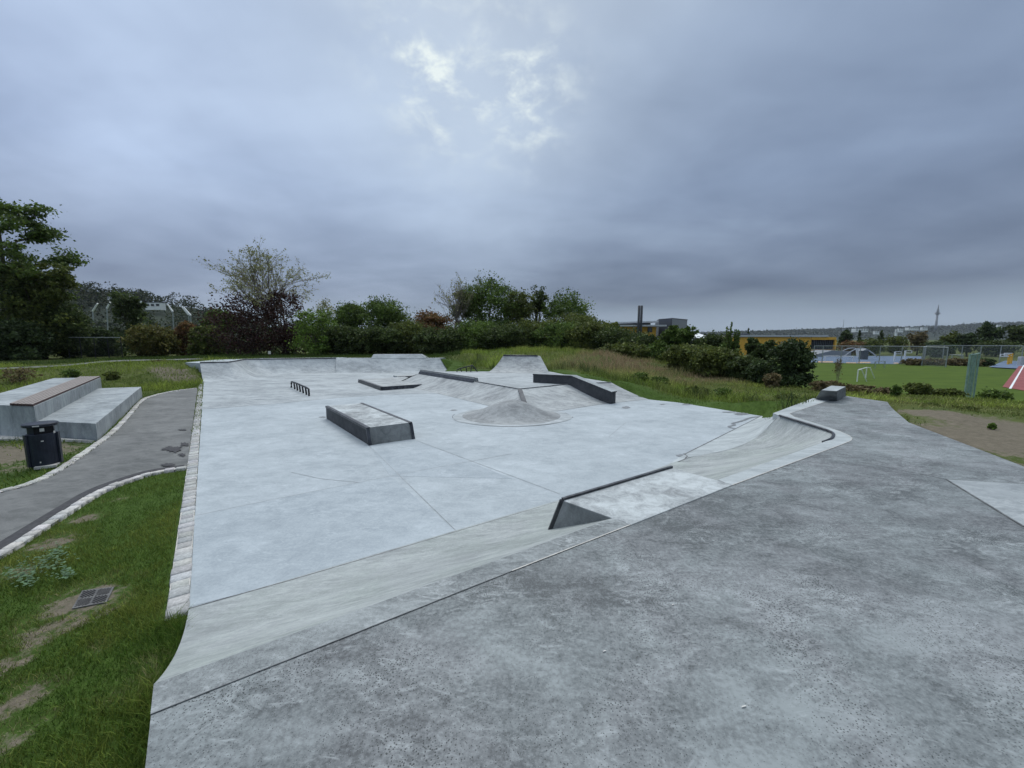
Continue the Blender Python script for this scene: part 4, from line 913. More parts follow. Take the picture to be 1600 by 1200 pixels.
        if kind == 'twig':
            for _ in range(6):
                an = r_.uniform(0, 6.28); dr_ = Vector((math.cos(an) * r_.uniform(.2, .75) * Rr / (H * .5), math.sin(an) * .5, 1)).normalized(); grow(b3 + Vector((0, 0, H * .12)), dr_, H * .33, .012 * H, 0)
            nl = n or 2600; tp_ = [tips[r_.randrange(len(tips))] for _ in range(nl)]; t = rng.random(nl)
            pts = np.array([tuple(a.lerp(c, s)) for (a, c), s in zip(tp_, t)]) + rng.normal(size=(nl, 3)) * .10
            # fit height and width to the surveyed size
            zs = pts[:, 2] - bz; sc_ = H / np.percentile(zs, 99.7); sx = Rr / np.percentile(np.abs(pts[:, 0] - tx), 98)
            fit = lambda v: ((v[0] - tx) * sx + tx, (v[1] - Yd) * sx + Yd, (v[2] - bz) * sc_ + bz)
            mb.v = [fit(v) for v in mb.v]; pts = np.stack([(pts[:, 0] - tx) * sx + tx, (pts[:, 1] - Yd) * sx + Yd, zs * sc_ + bz], 1)
            mb.tube([b3 - Vector((0, 0, .2)), b3 + Vector((0, 0, H * .2))], [.02 * H, .014 * H], 7); mb.build('trunk', M['twig'], o); leaf_obj('crown', pts, leaf, P, o)
        else:
            for i in range(11):                                        # spreading layered boughs
                an = i * 2.4 + r_.uniform(-.3, .3); z0 = H * (.42 + .05 * i); dr_ = Vector((math.cos(an), math.sin(an), .30 + .05 * i)).normalized(); grow(b3 + Vector((0, 0, z0)), dr_, Rr * (.62 - .028 * i), .010 * H, 1)
            mb.tube([b3 - Vector((0, 0, .2)), b3 + Vector((0, 0, H * .5)), b3 + Vector((.2, 0, H * .93))], [.02 * H, .014 * H, .004 * H], 8)
            nl = n or 15000; k = rng.integers(0, len(tips), nl); tt = rng.random(nl); A = np.array([tuple(a) for a, c in tips]); Bq = np.array([tuple(c) for a, c in tips])
            rr = rng.normal(size=(nl, 3)) * np.array([.50, .50, .20]); pts = A[k] + (Bq[k] - A[k]) * tt[:, None] + rr
            mb.build('trunk', M['bark'], o); leaf_obj('crown', pts, leaf, P, o, rng.uniform(.65, 1.3, len(tips))[k])
    return o

T_ = plant
# --- left group
T_('airy', -10, 318, 42, 150, 'mid', 'tall airy tree with layered boughs at the left edge, rising above all its neighbours', 'tree', .24, 20000)
T_('bush', -30, 385, 40, 95, 'dark', 'dense dark tree at the left edge under the boughs of the tall airy tree', 'tree', .22, 9000, name='tree')
T_('tree', 48, 405, 41, 75, 'olive', 'broad olive green tree in front of the tall airy tree at the left', 'tree', .22)
T_('bush', 100, 470, 42, 38, 'dark', 'dark sloping bush at the right foot of the olive tree', 'shrub', .2)
T_('bush', 20, 500, 38.5, 60, 'black', 'low black green bush under the trees at the far left, behind the terraced seat', 'shrub', .2)
T_('bush', 150, 510, 47, 32, 'black', 'dark low bush behind the wire fence, left of the egg shaped tree', 'shrub', .2)
T_('bush', 197, 449, 62, 25, 'dark', 'egg shaped dark tree standing clear in front of the wooded hillside', 'tree', .26)
T_('bush', 235, 508, 46, 42, 'yellow', 'wide yellowish green bush between the wire fence and the maroon bush', 'shrub', .2)
T_('bush', 290, 502, 49, 22, 'red', 'small reddish brown bush below the bent white masts on the right', 'shrub', .2)
T_('bush', 322, 508, 46, 26, 'olive', 'olive bush touching the left side of the maroon bush', 'shrub', .2)
T_('bush', 340, 480, 50, 24, 'mid', 'narrow green bush rising behind the left shoulder of the maroon bush', 'shrub', .2)
T_('twig', 434, 387, 46, 96, 'sparse', 'large thinly leaved tree with bare branches spreading above the maroon bush', 'tree', .145, 7000)
T_('bush', 388, 456, 42, 62, 'purple', 'large maroon leaved bush under the thinly leaved tree', 'shrub', .17, 9000)
T_('bush', 443, 446, 44, 34, 'purple', 'maroon bush top rising to the right of the large maroon bush', 'shrub', .17, 5000)
T_('bush', 490, 480, 41, 34, 'bright', 'bright green bush right beside the maroon bush', 'shrub', .17, 6000)
T_('bush', 505, 460, 50, 24, 'sparse', 'pale green shrub behind the bright green bush, below the thinly leaved tree', 'shrub', .18, 2200)
# --- central hedge
T_('bush', 545, 470, 47, 27, 'mid', 'tall green shrub standing next to the right of the bright green bush', 'shrub', .18)
T_('bush', 535, 508, 42, 36, 'dark', 'low dark green shrub behind the middle of the back quarter pipe', 'shrub', .18)
T_('bush', 600, 462, 47, 38, 'mid', 'rounded green tree standing behind the raised section of the back bank', 'tree', .19, name='tree')
T_('bush', 590, 510, 42, 40, 'dark', 'dark shrub at the foot of the rounded green tree behind the back bank', 'shrub', .18)
T_('bush', 640, 500, 44, 30, 'olive', 'olive shrub between the rounded green tree and the rust tinted shrub', 'shrub', .18)
T_('bush', 676, 484, 47, 30, 'red', 'rust tinted shrub at the foot of the bare twiggy tree', 'shrub', .18)
T_('twig', 712, 424, 50, 34, 'sparse', 'bare twiggy tree with upright branches left of the tallest hedge trees', 'tree', .17, 700)
T_('bush', 764, 424, 52, 38, 'mid', 'tallest leafy green tree behind the middle of the hedge', 'tree', .2, 14000, name='tree')
T_('bush', 732, 440, 53, 22, 'olive', 'slim olive tree pressed between the bare twiggy tree and the tallest leafy tree', 'tree', .2, name='tree')
T_('bush', 808, 446, 54, 25, 'olive', 'yellowish green tree just right of the tallest leafy tree', 'tree', .2, name='tree')
T_('tree', 838, 446, 56, 24, 'dark', 'narrow dark tree with gaps in its crown in the middle of the hedge trees', 'tree', .2, 5500)
T_('bush', 886, 450, 54, 34, 'mid', 'spreading green tree at the right end of the tall hedge trees', 'tree', .2, name='tree')
T_('bush', 690, 512, 42, 42, 'dark', 'dark hedge shrub under the rust tinted shrub, above the small black sloping rail', 'shrub', .17)
T_('bush', 745, 500, 43, 44, 'mid', 'hedge shrub under the tallest leafy tree, left of the small quarter pipe', 'shrub', .17)
T_('bush', 795, 508, 41, 40, 'dark', 'dark hedge shrub right behind the coping of the small quarter pipe', 'shrub', .17)
T_('bush', 835, 497, 43, 40, 'olive', 'olive hedge shrub below the narrow dark tree', 'shrub', .17)
T_('bush', 880, 503, 40, 42, 'mid', 'hedge shrub below the spreading green tree', 'shrub', .17)
T_('bush', 900, 488, 45, 40, 'olive', 'olive hedge shrub at the right foot of the spreading green tree', 'shrub', .17)
T_('bush', 930, 502, 38, 40, 'olive', 'yellowish hedge shrub where the hedge begins to fall away to the right', 'shrub', .17)
T_('bush', 965, 508, 36, 40, 'dark', 'dark hedge shrub in front of the low pale roof with the twin chimney', 'shrub', .16)
T_('bush', 1002, 520, 33.5, 36, 'dark', 'hedge shrub directly below the twin chimney', 'shrub', .16)
T_('bush', 1035, 534, 31, 30, 'mid', 'low hedge shrub at the right end of the falling hedge', 'shrub', .15)
T_('bush', 975, 535, 31, 36, 'olive', 'low shrub at the foot of the hedge above the dry tan grass', 'shrub', .15)
un = []; ur = []
for px in range(-120, 700, 5):
    Yd = 52 + 4 * math.sin(px * .05); p = deep(px, 540, Yd); hgt = 2.6 + 1.2 * math.sin(px * .031) + .8 * math.sin(px * .11)
    for _ in range(5): un.append((p[0] + random.gauss(0, .5), Yd + random.gauss(0, 1.0), zt(p[0], Yd) + hgt * random.random() ** .8)); ur.append(random.uniform(.5, 1.0))
un, ur = np.array(un), np.array(ur); pts, k = clump_points(26000, un, ur); V, c = leaves(pts, .30, PAL['black'] + PAL['dark']); c *= rng.uniform(.6, 1.3, len(un))[k][:, None]
tag(fast('undergrowth', V.reshape(-1, 3), np.arange(len(pts) * 4).reshape(-1, 4), np.repeat(c, 4, 0), M['leaf']), kind='stuff')
# --- right clump
T_('tree', 1065, 509, 30, 32, 'mid', 'bushy green tree in front of the grey cube shaped hall', 'tree', .15)
T_('bush', 1078, 537, 26, 38, 'olive', 'olive green bush on the grass bank below the white tent roof', 'shrub', .13)
T_('bush', 1120, 542, 24, 40, 'olive', 'wide brown green bush left of the upright willow shrub', 'shrub', .13)
T_('shoot', 1144, 498, 25.5, 18, 'mid', 'upright willow shrub with spiky shoots left of the yellow building', 'shrub', .12)
T_('bush', 1110, 520, 29, 30, 'dark', 'dark shrub directly right of the bushy tree by the white tent', 'shrub', .13)
T_('bush', 1160, 556, 23, 34, 'dark', 'dark bush at the foot of the upright willow shrub', 'shrub', .12)
T_('tree', 1190, 528, 24.5, 24, 'dark', 'dark small tree covering the left half of the yellow building', 'tree', .13)
T_('bush', 1195, 565, 21, 26, 'black', 'low nearly black bush between the willow shrub and the round dark bush', 'shrub', .12)
T_('bush', 1240, 528, 20, 35, 'black', 'round dark green bush with full crown beside the right edge of the yellow building', 'tree', .12, 14000, name='tree')
T_('bush', 1207, 583, 19, 13, 'brown', 'small bare brown bush at the foot of the round dark bush', 'shrub', .1, 1500)
T_('bush', 1292, 600, 17.5, 26, 'brown', 'low brown bush behind the trapezoid concrete block', 'shrub', .09)
T_('bush', 1340, 603, 17.5, 28, 'brown', 'low brownish hedge plant in front of the small white goal', 'shrub', .09)
T_('bush', 1385, 607, 17.5, 24, 'brown', 'low reddish hedge plant right of the small white goal', 'shrub', .09)
T_('bush', 1401, 601, 15.5, 9, 'mid', 'small round green bush at the near edge of the sports field', 'shrub', .07, 1500)
T_('bush', 1440, 599, 17.5, 24, 'olive', 'low yellowish bush left of the tall green posts', 'shrub', .09)
T_('bush', 1485, 607, 17, 28, 'olive', 'low olive bush at the foot of the tall green posts', 'shrub', .09)
T_('bush', 1555, 609, 16.5, 28, 'mid', 'low green bush in front of the red running track', 'shrub', .09)
T_('twig', 1313, 552, 22, 7, 'brown', 'thin bare sapling on the field edge left of the small white goal', 'sapling', .06, 260, name='sapling')
# --- far trees beyond the sports court
T_('tree', 1322, 514, 120, 15, 'black', 'dark rounded tree just right of the yellow building', 'tree', .45, 2500)
T_('cone', 1344, 516, 125, 6, 'black', 'slim dark conifer right of the dark rounded tree by the yellow building', 'conifer', .4, 1600)
T_('cone', 1378, 516, 130, 11, 'dark', 'pointed conifer above the basketball hoops', 'conifer', .42, 1800)
T_('bush', 1362, 528, 112, 26, 'olive', 'olive bush row behind the court fence below the pointed conifer', 'shrub', .42, 2200)
T_('bush', 1330, 532, 112, 26, 'red', 'reddish bush behind the court fence beside the yellow building', 'shrub', .42, 2000)
T_('bush', 1402, 524, 115, 22, 'olive', 'yellow green tree behind the court right of the pointed conifer', 'tree', .42, 2200, name='tree')
T_('tree', 1437, 517, 110, 24, 'brown', 'brownish tree behind the court, left of the telecom tower', 'tree', .42, 3000)
T_('tree', 1488, 517, 108, 26, 'olive', 'olive tree behind the court, just right of the telecom tower', 'tree', .42, 3000)
T_('tree', 1515, 520, 100, 24, 'black', 'very dark tree behind the tall green posts', 'tree', .4, 3000)
T_('tree', 1549, 502, 105, 32, 'black', 'tallest dark tree of the far group at the right', 'tree', .42, 4500)
T_('tree', 1590, 507, 105, 26, 'dark', 'dark tree at the right edge of the photo beyond the running track', 'tree', .42, 3500)
T_('bush', 1465, 532, 98, 30, 'black', 'dark bush at the foot of the brownish tree behind the court', 'shrub', .4, 2500)
T_('bush', 1560, 530, 98, 36, 'dark', 'dark bush under the tallest dark tree of the far group', 'shrub', .4, 2500)
T_('cone', 1170, 512, 160, 5, 'black', 'tiny dark conifer peeping above the roof of the yellow building', 'conifer', .5, 600)
# weeds and clover
for k, (px, py, Yd, hw, pal, lab) in enumerate(((250, 566, 27, 14, 'brown', 'dry scruffy weed clump on the grass behind the terraced seat'), (175, 580, 21.5, 14, 'olive', 'grey green weed clump just behind the plank top of the seat'),
        (28, 574, 22, 30, 'brown', 'tangled brown weeds at the left edge behind the terraced seat'), (110, 576, 22, 14, 'mid', 'green weed clump above the back of the seat'),
        (1322, 628, 12.9, 0, 'mid', ''), (1230, 615, 14.2, 20, 'olive', 'tall weeds on the grass left of the trapezoid block'), (1130, 606, 17.3, 16, 'mid', 'dark nettle clump at the foot of the grass bank'), (1090, 603, 18.5, 18, 'olive', 'nettle clump left of the dark one on the grass bank'),
        (1030, 588, 20.5, 16, 'mid', 'leafy weeds on the grass bank right of the long dark ledge'), (1000, 582, 21, 14, 'mid', 'weeds on the grass bank above the end of the long dark ledge'), (1452, 634, 12, 16, 'olive', 'low weed tuft on the grass at the right corner of the deck'),
        (1510, 640, 11.5, 24, 'olive', 'wide weed patch beyond the bare soil on the right'), (1548, 683, 8.4, 6, 'bright', 'small green tuft alone on the bare soil'))):
    if hw: T_('bush', px, py, Yd, hw, pal, lab, 'weed', max(.03, Yd * .0038), 1100, name='weed_clump')
cx = []; r_ = random.Random(5)
for px, py, s in ((62, 893, 34), (30, 905, 26), (80, 882, 22), (105, 903, 12), (92, 868, 18), (45, 915, 14)):
    for _ in range(64): p = at(px + r_.gauss(0, s * .55), py + r_.gauss(0, 6)); cx.append(p)
cl = np.array(cx); V, c = leaves(cl + np.array([0, 0, .05]), .055, [(.09, .15, .09), (.12, .19, .12)], .0); 
V = []; Fq = []; col = []
for p in cx:
    a0 = r_.uniform(0, 6.28); k = len(V); s = r_.uniform(.008, .017); hz_ = .05 + r_.uniform(0, .03); tl = r_.uniform(-.3, .3)
    ring_ = [(p[0] + s * math.cos(a0 + t), p[1] + s * math.sin(a0 + t), hz_ + s * tl * math.cos(t)) for t in np.linspace(0, 2 * math.pi, 8, endpoint=False)]
    V += ring_; Fq += [(k, k + 1, k + 2, k + 3), (k, k + 3, k + 4, k + 7), (k + 4, k + 5, k + 6, k + 7)]; t = r_.uniform(.7, 1.3); col += [(.10 * t, .17 * t, .09 * t)] * 8
tag(fast('clover_patch', np.array(V), np.array(Fq), np.array(col), M['leaf']), kind='stuff')

# ---------------------------------------------------------------- right: sports field, court, buildings
FZ = -1.9
fp = [(25, 31), (31, 27), (60, 27), (76, 62), (66, 74), (40, 80)]
tag(MB().add([(x, y, FZ + .06) for x, y in fp], [tuple(range(len(fp)))]).build('sports_field', M['turf']), kind='structure')
cpoly = [at(1262, 566.5, FZ), at(1398, 569.5, FZ), at(1440, 562, FZ), at(1440, 557, FZ), at(1250, 556, FZ)]
ct = MB().add([(p[0], p[1], FZ + .07) for p in cpoly], [tuple(range(5))]).build('sports_court', M['blue']); tag(ct, kind='structure')
c2 = [at(1545, 574, FZ), at(1600, 577, FZ), at(1640, 566, FZ), at(1570, 564, FZ)]; tag(MB().add([(p[0], p[1], FZ + .075) for p in c2], [(0, 1, 2, 3)]).build('sports_court', M['blue']), kind='structure')
m_ = MB()
for px, py, wx, wy in ((1290, 566, 12, .8), (1350, 567, 10, .9), (1330, 567.6, 8, .6), (1400, 568, 4, .6)): 
    q = [at(px - wx, py - wy, FZ), at(px + wx, py - wy, FZ), at(px + wx, py + wy, FZ), at(px - wx, py + wy, FZ)]; m_.add([(p[0], p[1], FZ + .08) for p in q], [(0, 1, 2, 3)])
m_.build('orange_marking', M['orange'], ct)
tr = [at(1566, 606, FZ), at(1592, 572.5, FZ), at(1760, 578, FZ), at(1760, 640, FZ)]
tk = MB().add([(p[0], p[1], FZ + .10) for p in tr], [(0, 1, 2, 3)]).build('running_track', M['red']); tag(tk, kind='structure')
m_ = MB(); ribbon(m_, [Vector(at(1578, 609, FZ)), Vector(at(1600, 571, FZ))], .14, .105); m_.v = [(v[0], v[1], FZ + .105) for v in m_.v]; m_.build('lane_line', M['white'], tk)

def fence_run(label, pxs, ybase, ytop, mat='grey_metal', net=True, mid=True, name='ball_fence'):
    bases = [Vector(at(px, yb, FZ)) for px, yb in zip(pxs, ybase)]; hts = [deep(px, yt, b.y)[2] for px, yt, b in zip(pxs, ytop, bases)]; h = sum(hts) / len(hts)
    o = root(name, tuple(bases[0]), label, 'fence', 'ball fences of the sports ground')
    for b in bases: MB().tube([b, Vector((b.x, b.y, h))], .075, 6).build('post', M[mat], o)
    m_ = MB(); m_.tube([Vector((b.x, b.y, h)) for b in bases], .07, 6); m_.build('top_rail', M[mat], o)
    if net:
        s = 0; vs = []; fs = []; uv = []
        for a, b in zip(bases, bases[1:]):
            L = (b - a).length; k = len(vs); vs += [(a.x, a.y, FZ), (b.x, b.y, FZ), (b.x, b.y, h), (a.x, a.y, h)]; fs.append((k, k + 1, k + 2, k + 3)); uv += [(s, 0), (s + L, 0), (s + L, h - FZ), (s, h - FZ)]; s += L
        mm = MB(); mm.add(vs, fs); no = mm.build('netting', M['net'], o)
        ul_ = no.data.uv_layers.new(name='UVMap')
        lookup = {tuple(round(c, 2) for c in v): u for v, u in zip(vs, uv)}
        for lp in no.data.loops:
            co = Vector(no.data.vertices[lp.vertex_index].co) + Vector(o['org']); ul_.data[lp.index].uv = lookup.get(tuple(round(c, 2) for c in co), (0, 0))
    return o
fence_run('long tall wire ball fence along the blue court behind the sports field', [1270, 1284, 1313, 1342, 1373, 1407, 1442], [568, 568, 568, 569, 569, 570, 571], [540, 540, 540.5, 541, 541, 541.5, 542])
fence_run('tall wire ball fence on the right, ending at a thick post beside the running track', [1444, 1472, 1501, 1530, 1561, 1595], [566, 566, 566, 566.5, 567, 568], [539, 539.5, 540, 540, 540.5, 541.5])
fence_run('short wire fence section with two posts standing forward of the long fence', [1440, 1477.5], [572, 574.5], [542, 542.5])
# low shrub rows behind the field, one per stretch
for px, lab, pal in ((1428, 'grey brown low shrub behind the short wire fence section', 'brown'), (1462, 'grey brown low shrub right of the short wire fence section', 'brown'), (1495, 'low shrub at the field edge, in front of the pale court goal', 'brown'), (1540, 'low dark shrub at the field edge left of the yellow posts', 'black'), (1520, 'low grey shrub behind the tall green posts', 'brown')):
    T_('bush', px, 560, 66, 18, pal, lab, 'shrub', .28, 1300, base_z=FZ)

def goal(label, pts, depth_v, h, r=.06, mat='white', net=True, name='football_goal'):
    a, b = Vector(pts[0]), Vector(pts[1]); d = Vector(depth_v); z = Vector((0, 0, h)); o = root(name, tuple((a + b) / 2), label, 'goal', 'football goals')
    MB().tube([a, a + z], r, 7).build('goal_post', M[mat], o); MB().tube([b, b + z], r, 7).build('goal_post', M[mat], o); MB().tube([a + z, b + z], r, 7).build('crossbar', M[mat], o)
    m_ = MB()
    for p in (a, b): m_.tube([p + z, p + z + d * .35, p + d, p], r * .8, 6)
    m_.tube([a + d, b + d], r * .8, 6); m_.build('rear_frame', M[mat], o)
    return o
g0_, g1_ = at(1339, 596.5, FZ), at(1354, 597, FZ); hgt = 1.35
goal('small white goal standing nearest on the sports field', (at(1339, 597, FZ), at(1352.5, 592, FZ)), (1.0, -.05, 0), 1.3, .05)
goal('small faint white goal farther away on the field, near the blue court', (at(1367, 576.8, FZ), at(1382, 576, FZ)), (.6, .9, 0), 1.15, .04, 'grey_metal')
goal('long white football goal on the blue court behind the fence', (at(1289, 564, FZ), at(1333, 564.5, FZ)), (0, 1.2, 0), 1.0, .09)
goal('pale goal frame on the court behind the right hand fence', (at(1487, 562, FZ), at(1504, 563, FZ)), (0, 1.2, 0), 1.1, .08, 'grey_metal')
def hoop(label, px, yb, yt, side, post='white', w=10):
    b = Vector(at(px, yb, FZ)); top = deep(px, yt, b.y)[2]; o = root('basketball_hoop', tuple(b), label, 'hoop', 'basketball hoops on the court')
    s = b.y / F
    MB().box((b.x, b.y, (FZ + top) / 2), (.22, .22, top - FZ)).build('pole', M[post], o)
    m_ = MB(); x0, x1 = (b.x, b.x + side * w * s); z0, z1 = top - 3.4 * s, top
    for p, q_ in (((x0, z0), (x1, z0)), ((x1, z0), (x1, z1)), ((x1, z1), (x0, z1)), ((x0, z1), (x0, z0))): m_.beam((p[0], b.y, p[1]), (q_[0], b.y, q_[1]), .13, .13, up=(0, 1, 0))
    m_.build('backboard_frame', M['white'], o); return o
hoop('white basketball hoop stand on the blue court, left one of the close pair', 1397, 565, 549.5, 1); hoop('white basketball hoop stand right of the other near the court centre', 1413, 563.5, 548, 1)
hoop('basketball hoop on a yellow post at the right of the court, front one', 1575, 570, 553.5, -1, 'yellow', 14); hoop('basketball hoop on a yellow post at the right of the court, rear one', 1579, 569, 552, -1, 'yellow', 12)
# arched climbing frame and hut on the court
ar = root('climbing_arch', at(1345, 563, FZ), 'pale arched climbing frame spanning the blue court', 'play frame')
p, q_ = Vector(at(1317, 558, FZ)), Vector(at(1372, 559, FZ))
for dy in (0, 2.5):
    m_ = MB(); m_.tube([p.lerp(q_, t) + Vector((0, dy, 2.6 * math.sin(math.pi * t) * .9 - .05)) for t in np.linspace(0, 1, 15)], .13, 6); m_.build('arch', M['roof_grey'], ar)
m_ = MB()
for t in (.42, .46, .5, .54): m_.tube([p.lerp(q_, t) + Vector((0, 0, 0)), p.lerp(q_, t) + Vector((0, .6, 2.2))], .12, 5)
m_.build('ladder', M['white'], ar)
hp = Vector(at(1348.5, 562, FZ)); hu = root('play_hut', tuple(hp), 'small dark play hut under the arched climbing frame', 'hut')
MB().box((hp.x, hp.y, FZ + 1.0), (1.2, 1.0, 2.0)).build('wall', M['cladding_dark'], hu); MB().loft([(hp.x - .8, hp.y - .7, FZ + 2.0), (hp.x + .8, hp.y - .7, FZ + 2.0), (hp.x + .8, hp.y + .7, FZ + 2.0), (hp.x - .8, hp.y + .7, FZ + 2.0)], [(hp.x - .1, hp.y - .7, FZ + 2.4), (hp.x + .1, hp.y - .7, FZ + 2.4), (hp.x + .1, hp.y + .7, FZ + 2.4), (hp.x - .1, hp.y + .7, FZ + 2.4)]).build('roof', M['cladding'], hu)
sa_, sb_, sc_, sd_2 = deep(1262, 557, 98), deep(1300, 547.5, 98), deep(1330, 549, 98), deep(1330, 558, 98)
m_ = MB(); q = [sa_, (sd_2[0], sd_2[1], sa_[2] - .2), sc_, sb_]; m_.loft(q, [(p[0], p[1] + 5, p[2]) for p in q]); tag(m_.build('sports_shed', M['cladding'], bevel=.05), 'low grey shed with sloping roof behind the fence right of the yellow building', 'shed')
# tall green posts with panels
gpz = root('green_net_posts', at(1512, 613, -1.4), 'four tall pale green posts joined at the top, near edge of the field', 'net posts')
tops_ = []
for px, yb, yt in ((1510, 612, 554.5), (1514.5, 613, 554), (1518.5, 614, 553.5), (1523.5, 615, 552)):
    b = Vector(at(px - 1.5, yb, -1.2)); b.y = 25 + (px - 1510) * .05; b = Vector(deep(px - 2, yb, b.y)); t = Vector(deep(px, yt, b.y)); t = Vector((b.x, b.y, t.z)); tops_.append(t)
    MB().tube([b - Vector((0, 0, .6)), t], .055, 7).build('post', M['green_metal'], gpz)
m_ = MB(); m_.tube(tops_, .05, 6); m_.build('top_bar', M['green_metal'], gpz)
m_ = MB()
for a, b in zip(tops_, tops_[1:]): m_.add([a + Vector((0, .03, -2.6)), b + Vector((0, .03, -2.6)), b + Vector((0, .03, -.05)), a + Vector((0, .03, -.05))], [(0, 1, 2, 3)])
gn = m_.build('net', M['net_green'], gpz); uvl = gn.data.uv_layers.new(name='UVMap')
for lp_ in gn.data.loops: co = gn.data.vertices[lp_.vertex_index].co; uvl.data[lp_.index].uv = (co.x + co.y, co.z)
wb = Vector(at(1598, 571, FZ)); MBw = MB().box((wb.x + 2, wb.y, FZ + .7), (5.5, .5, 1.6)); tag(MBw.build('storage_box', M['roof_grey'], bevel=.05), 'pale grey storage box at the right edge above the running track', 'storage box')

# buildings
def slab(mb, px0, px1, Y0, Y1, y_top, zb=-2.5, z1=None):
    a, b = deep(px0, y_top, Y0), deep(px1, y_top, Y1 if Y1 else Y0); return a, b
yb = root('yellow_building', deep(1230, 556, 112)[:2] + (-2,), 'long low yellow building with dark window band behind the round dark bush', 'building')
Yb = 112; xa, xb = deep(1150, 530, Yb)[0], deep(1305, 530, Yb)[0]; ztp = deep(1230, 523.5, Yb)[2]; xw = deep(1268, 530, Yb)[0]
MB().box(((xa + xw) / 2, Yb + 10, (ztp - 2.5) / 2 - .3), (xw - xa, 20, ztp + 2.5 - .6)).build('wall', M['yellow'], yb)
zw0, zw1 = deep(1290, 546, Yb)[2], deep(1290, 531, Yb)[2]
wbm = MB(); wbm.box(((xw + xb) / 2, Yb + 10.4, (zw0 + zw1) / 2), (xb - xw - .2, 19.6, zw1 - zw0)); wbnd = wbm.build('window_band', M['glass'], yb)
m_ = MB()
for k in range(13): m_.box((xw + (xb - xw) * (k + .5) / 13, Yb + .45, (zw0 + zw1) / 2), (.16, .3, zw1 - zw0 - .02))
m_.build('mullion', M['cladding_dark'], wbnd)
MB().box(((xw + xb) / 2, Yb + 10, (zw1 + ztp - .6) / 2), (xb - xw + .3, 20.4, ztp - .6 - zw1)).build('fascia', M['yellow'], yb)
MB().box(((xw + xb) / 2, Yb + 10, zw0 - .5), (xb - xw + .4, 20.4, 1.0)).build('plinth', M['orange'], yb); MB().box(((xw + xb) / 2, Yb + 10, zw0 - 2), (xb - xw, 20, 2)).build('base', M['cladding'], yb)
MB().box((xb + .1, Yb + .1, (zw0 + zw1) / 2), (.5, .5, zw1 - zw0)).build('corner_post', M['yellow'], yb)
MB().box(((xa + xb) / 2 - 1, Yb + 10, ztp - .25), (xb - xa - 3, 21, .5)).build('roof', M['roof_grey'], yb)
gh = root('grey_hall', deep(1052, 530, 118)[:2] + (-2,), 'grey cube shaped hall with pale side rising behind the hedge', 'building')
Yh = 118; a, b, c = deep(1030, 498.5, Yh), deep(1050, 498, Yh - 6), deep(1074, 499.5, Yh + 2); zt_ = b[2]
MB().prism([(a[0], a[1]), (b[0], b[1]), (b[0] + 4, b[1] + 14), (a[0] + 4, a[1] + 14)], -3, zt_).build('dark_wing', M['cladding_dark'], gh)
MB().prism([(b[0] + .05, b[1] - .02), (c[0], c[1]), (c[0] + 2, c[1] + 12), (b[0] + 4.1, b[1] + 13)], -3, zt_ - .02).build('pale_wing', M['cladding'], gh)
MB().prism([(a[0] - .1, a[1] - .1), (b[0], b[1] - .15), (c[0] + .1, c[1] - .1), (c[0] + 2, c[1] + 12), (a[0] + 4, a[1] + 14)], zt_ + .01, zt_ + .2).build('parapet', M['cladding_dark'], gh)
sh_ = root('school_building', deep(985, 530, 112)[:2] + (-2,), 'low yellow walled building with wide pale flat roofs and a twin steel chimney', 'building')
Ys = 112; a, b = deep(948, 504, Ys), deep(1036, 504, Ys)
z1 = deep(990, 509, Ys)[2]; MB().box(((a[0] + b[0]) / 2, Ys + 8, (z1 - 3.3) / 2), (b[0] - a[0] - 3, 14, z1 + 2.8)).build('wall', M['yellow'], sh_)
MB().box(((a[0] + b[0]) / 2, Ys + 7, z1), (b[0] - a[0] + 1, 17, .45)).build('lower_roof', M['roof_grey'], sh_)
z2 = deep(990, 503, Ys)[2]; MB().box(((a[0] + b[0]) / 2 - .5, Ys + 9, (z1 + z2) / 2), (b[0] - a[0] - 4, 12, z2 - z1 - .5)).build('upper_storey', M['cladding_dark'], sh_)
m_ = MB(); m_.loft([(a[0] + 1, Ys + 1, z2 - .55), (b[0] - 1, Ys + 1, z2 - .05), (b[0] - 1, Ys + 16, z2 - .05), (a[0] + 1, Ys + 16, z2 - .55)], [(a[0] + 1, Ys + 1, z2 - .1), (b[0] - 1, Ys + 1, z2 + .4), (b[0] - 1, Ys + 16, z2 + .4), (a[0] + 1, Ys + 16, z2 - .1)]); m_.build('upper_roof', M['roof_grey'], sh_)
zc = deep(1000, 477.5, Ys - 2)[2]; xc = deep(1000, 500, Ys - 2)[0]
cm = MB(); cm.tube([(xc - .38, Ys - 2, -2), (xc - .38, Ys - 2, zc)], .33, 10); cm.tube([(xc + .36, Ys - 2, -2), (xc + .36, Ys - 2, zc)], .33, 10); cm.build('chimney', M['cladding_black'], sh_, smooth=True)
m_ = MB(); m_.box((deep(1017, 515, Ys)[0], Ys + .9, deep(1017, 515, Ys)[2]), (1.3, .3, 1.4)); m_.build('window', M['glass'], sh_)
lw = deep(1036, 526, 100); tag(MB().box((lw[0], 100, .2), (6.5, 5, 5.6)).build('low_annex', M['cladding'], bevel=.05), 'low pale grey annex at the foot of the grey cube shaped hall', 'building')
tn = deep(1091, 521, 95); te = root('party_tent', (tn[0], 95, -2), 'white tent with peaked roof right of the bushy green tree', 'tent')
ze = deep(1091, 528, 95)[2]; rr = 2.6
MB().loft([(tn[0] - rr, 95 - rr, ze), (tn[0] + rr, 95 - rr, ze), (tn[0] + rr, 95 + rr, ze), (tn[0] - rr, 95 + rr, ze)], [(tn[0] - .1, 94.9, tn[2]), (tn[0] + .1, 94.9, tn[2]), (tn[0] + .1, 95.1, tn[2]), (tn[0] - .1, 95.1, tn[2])]).build('roof', M['white'], te)
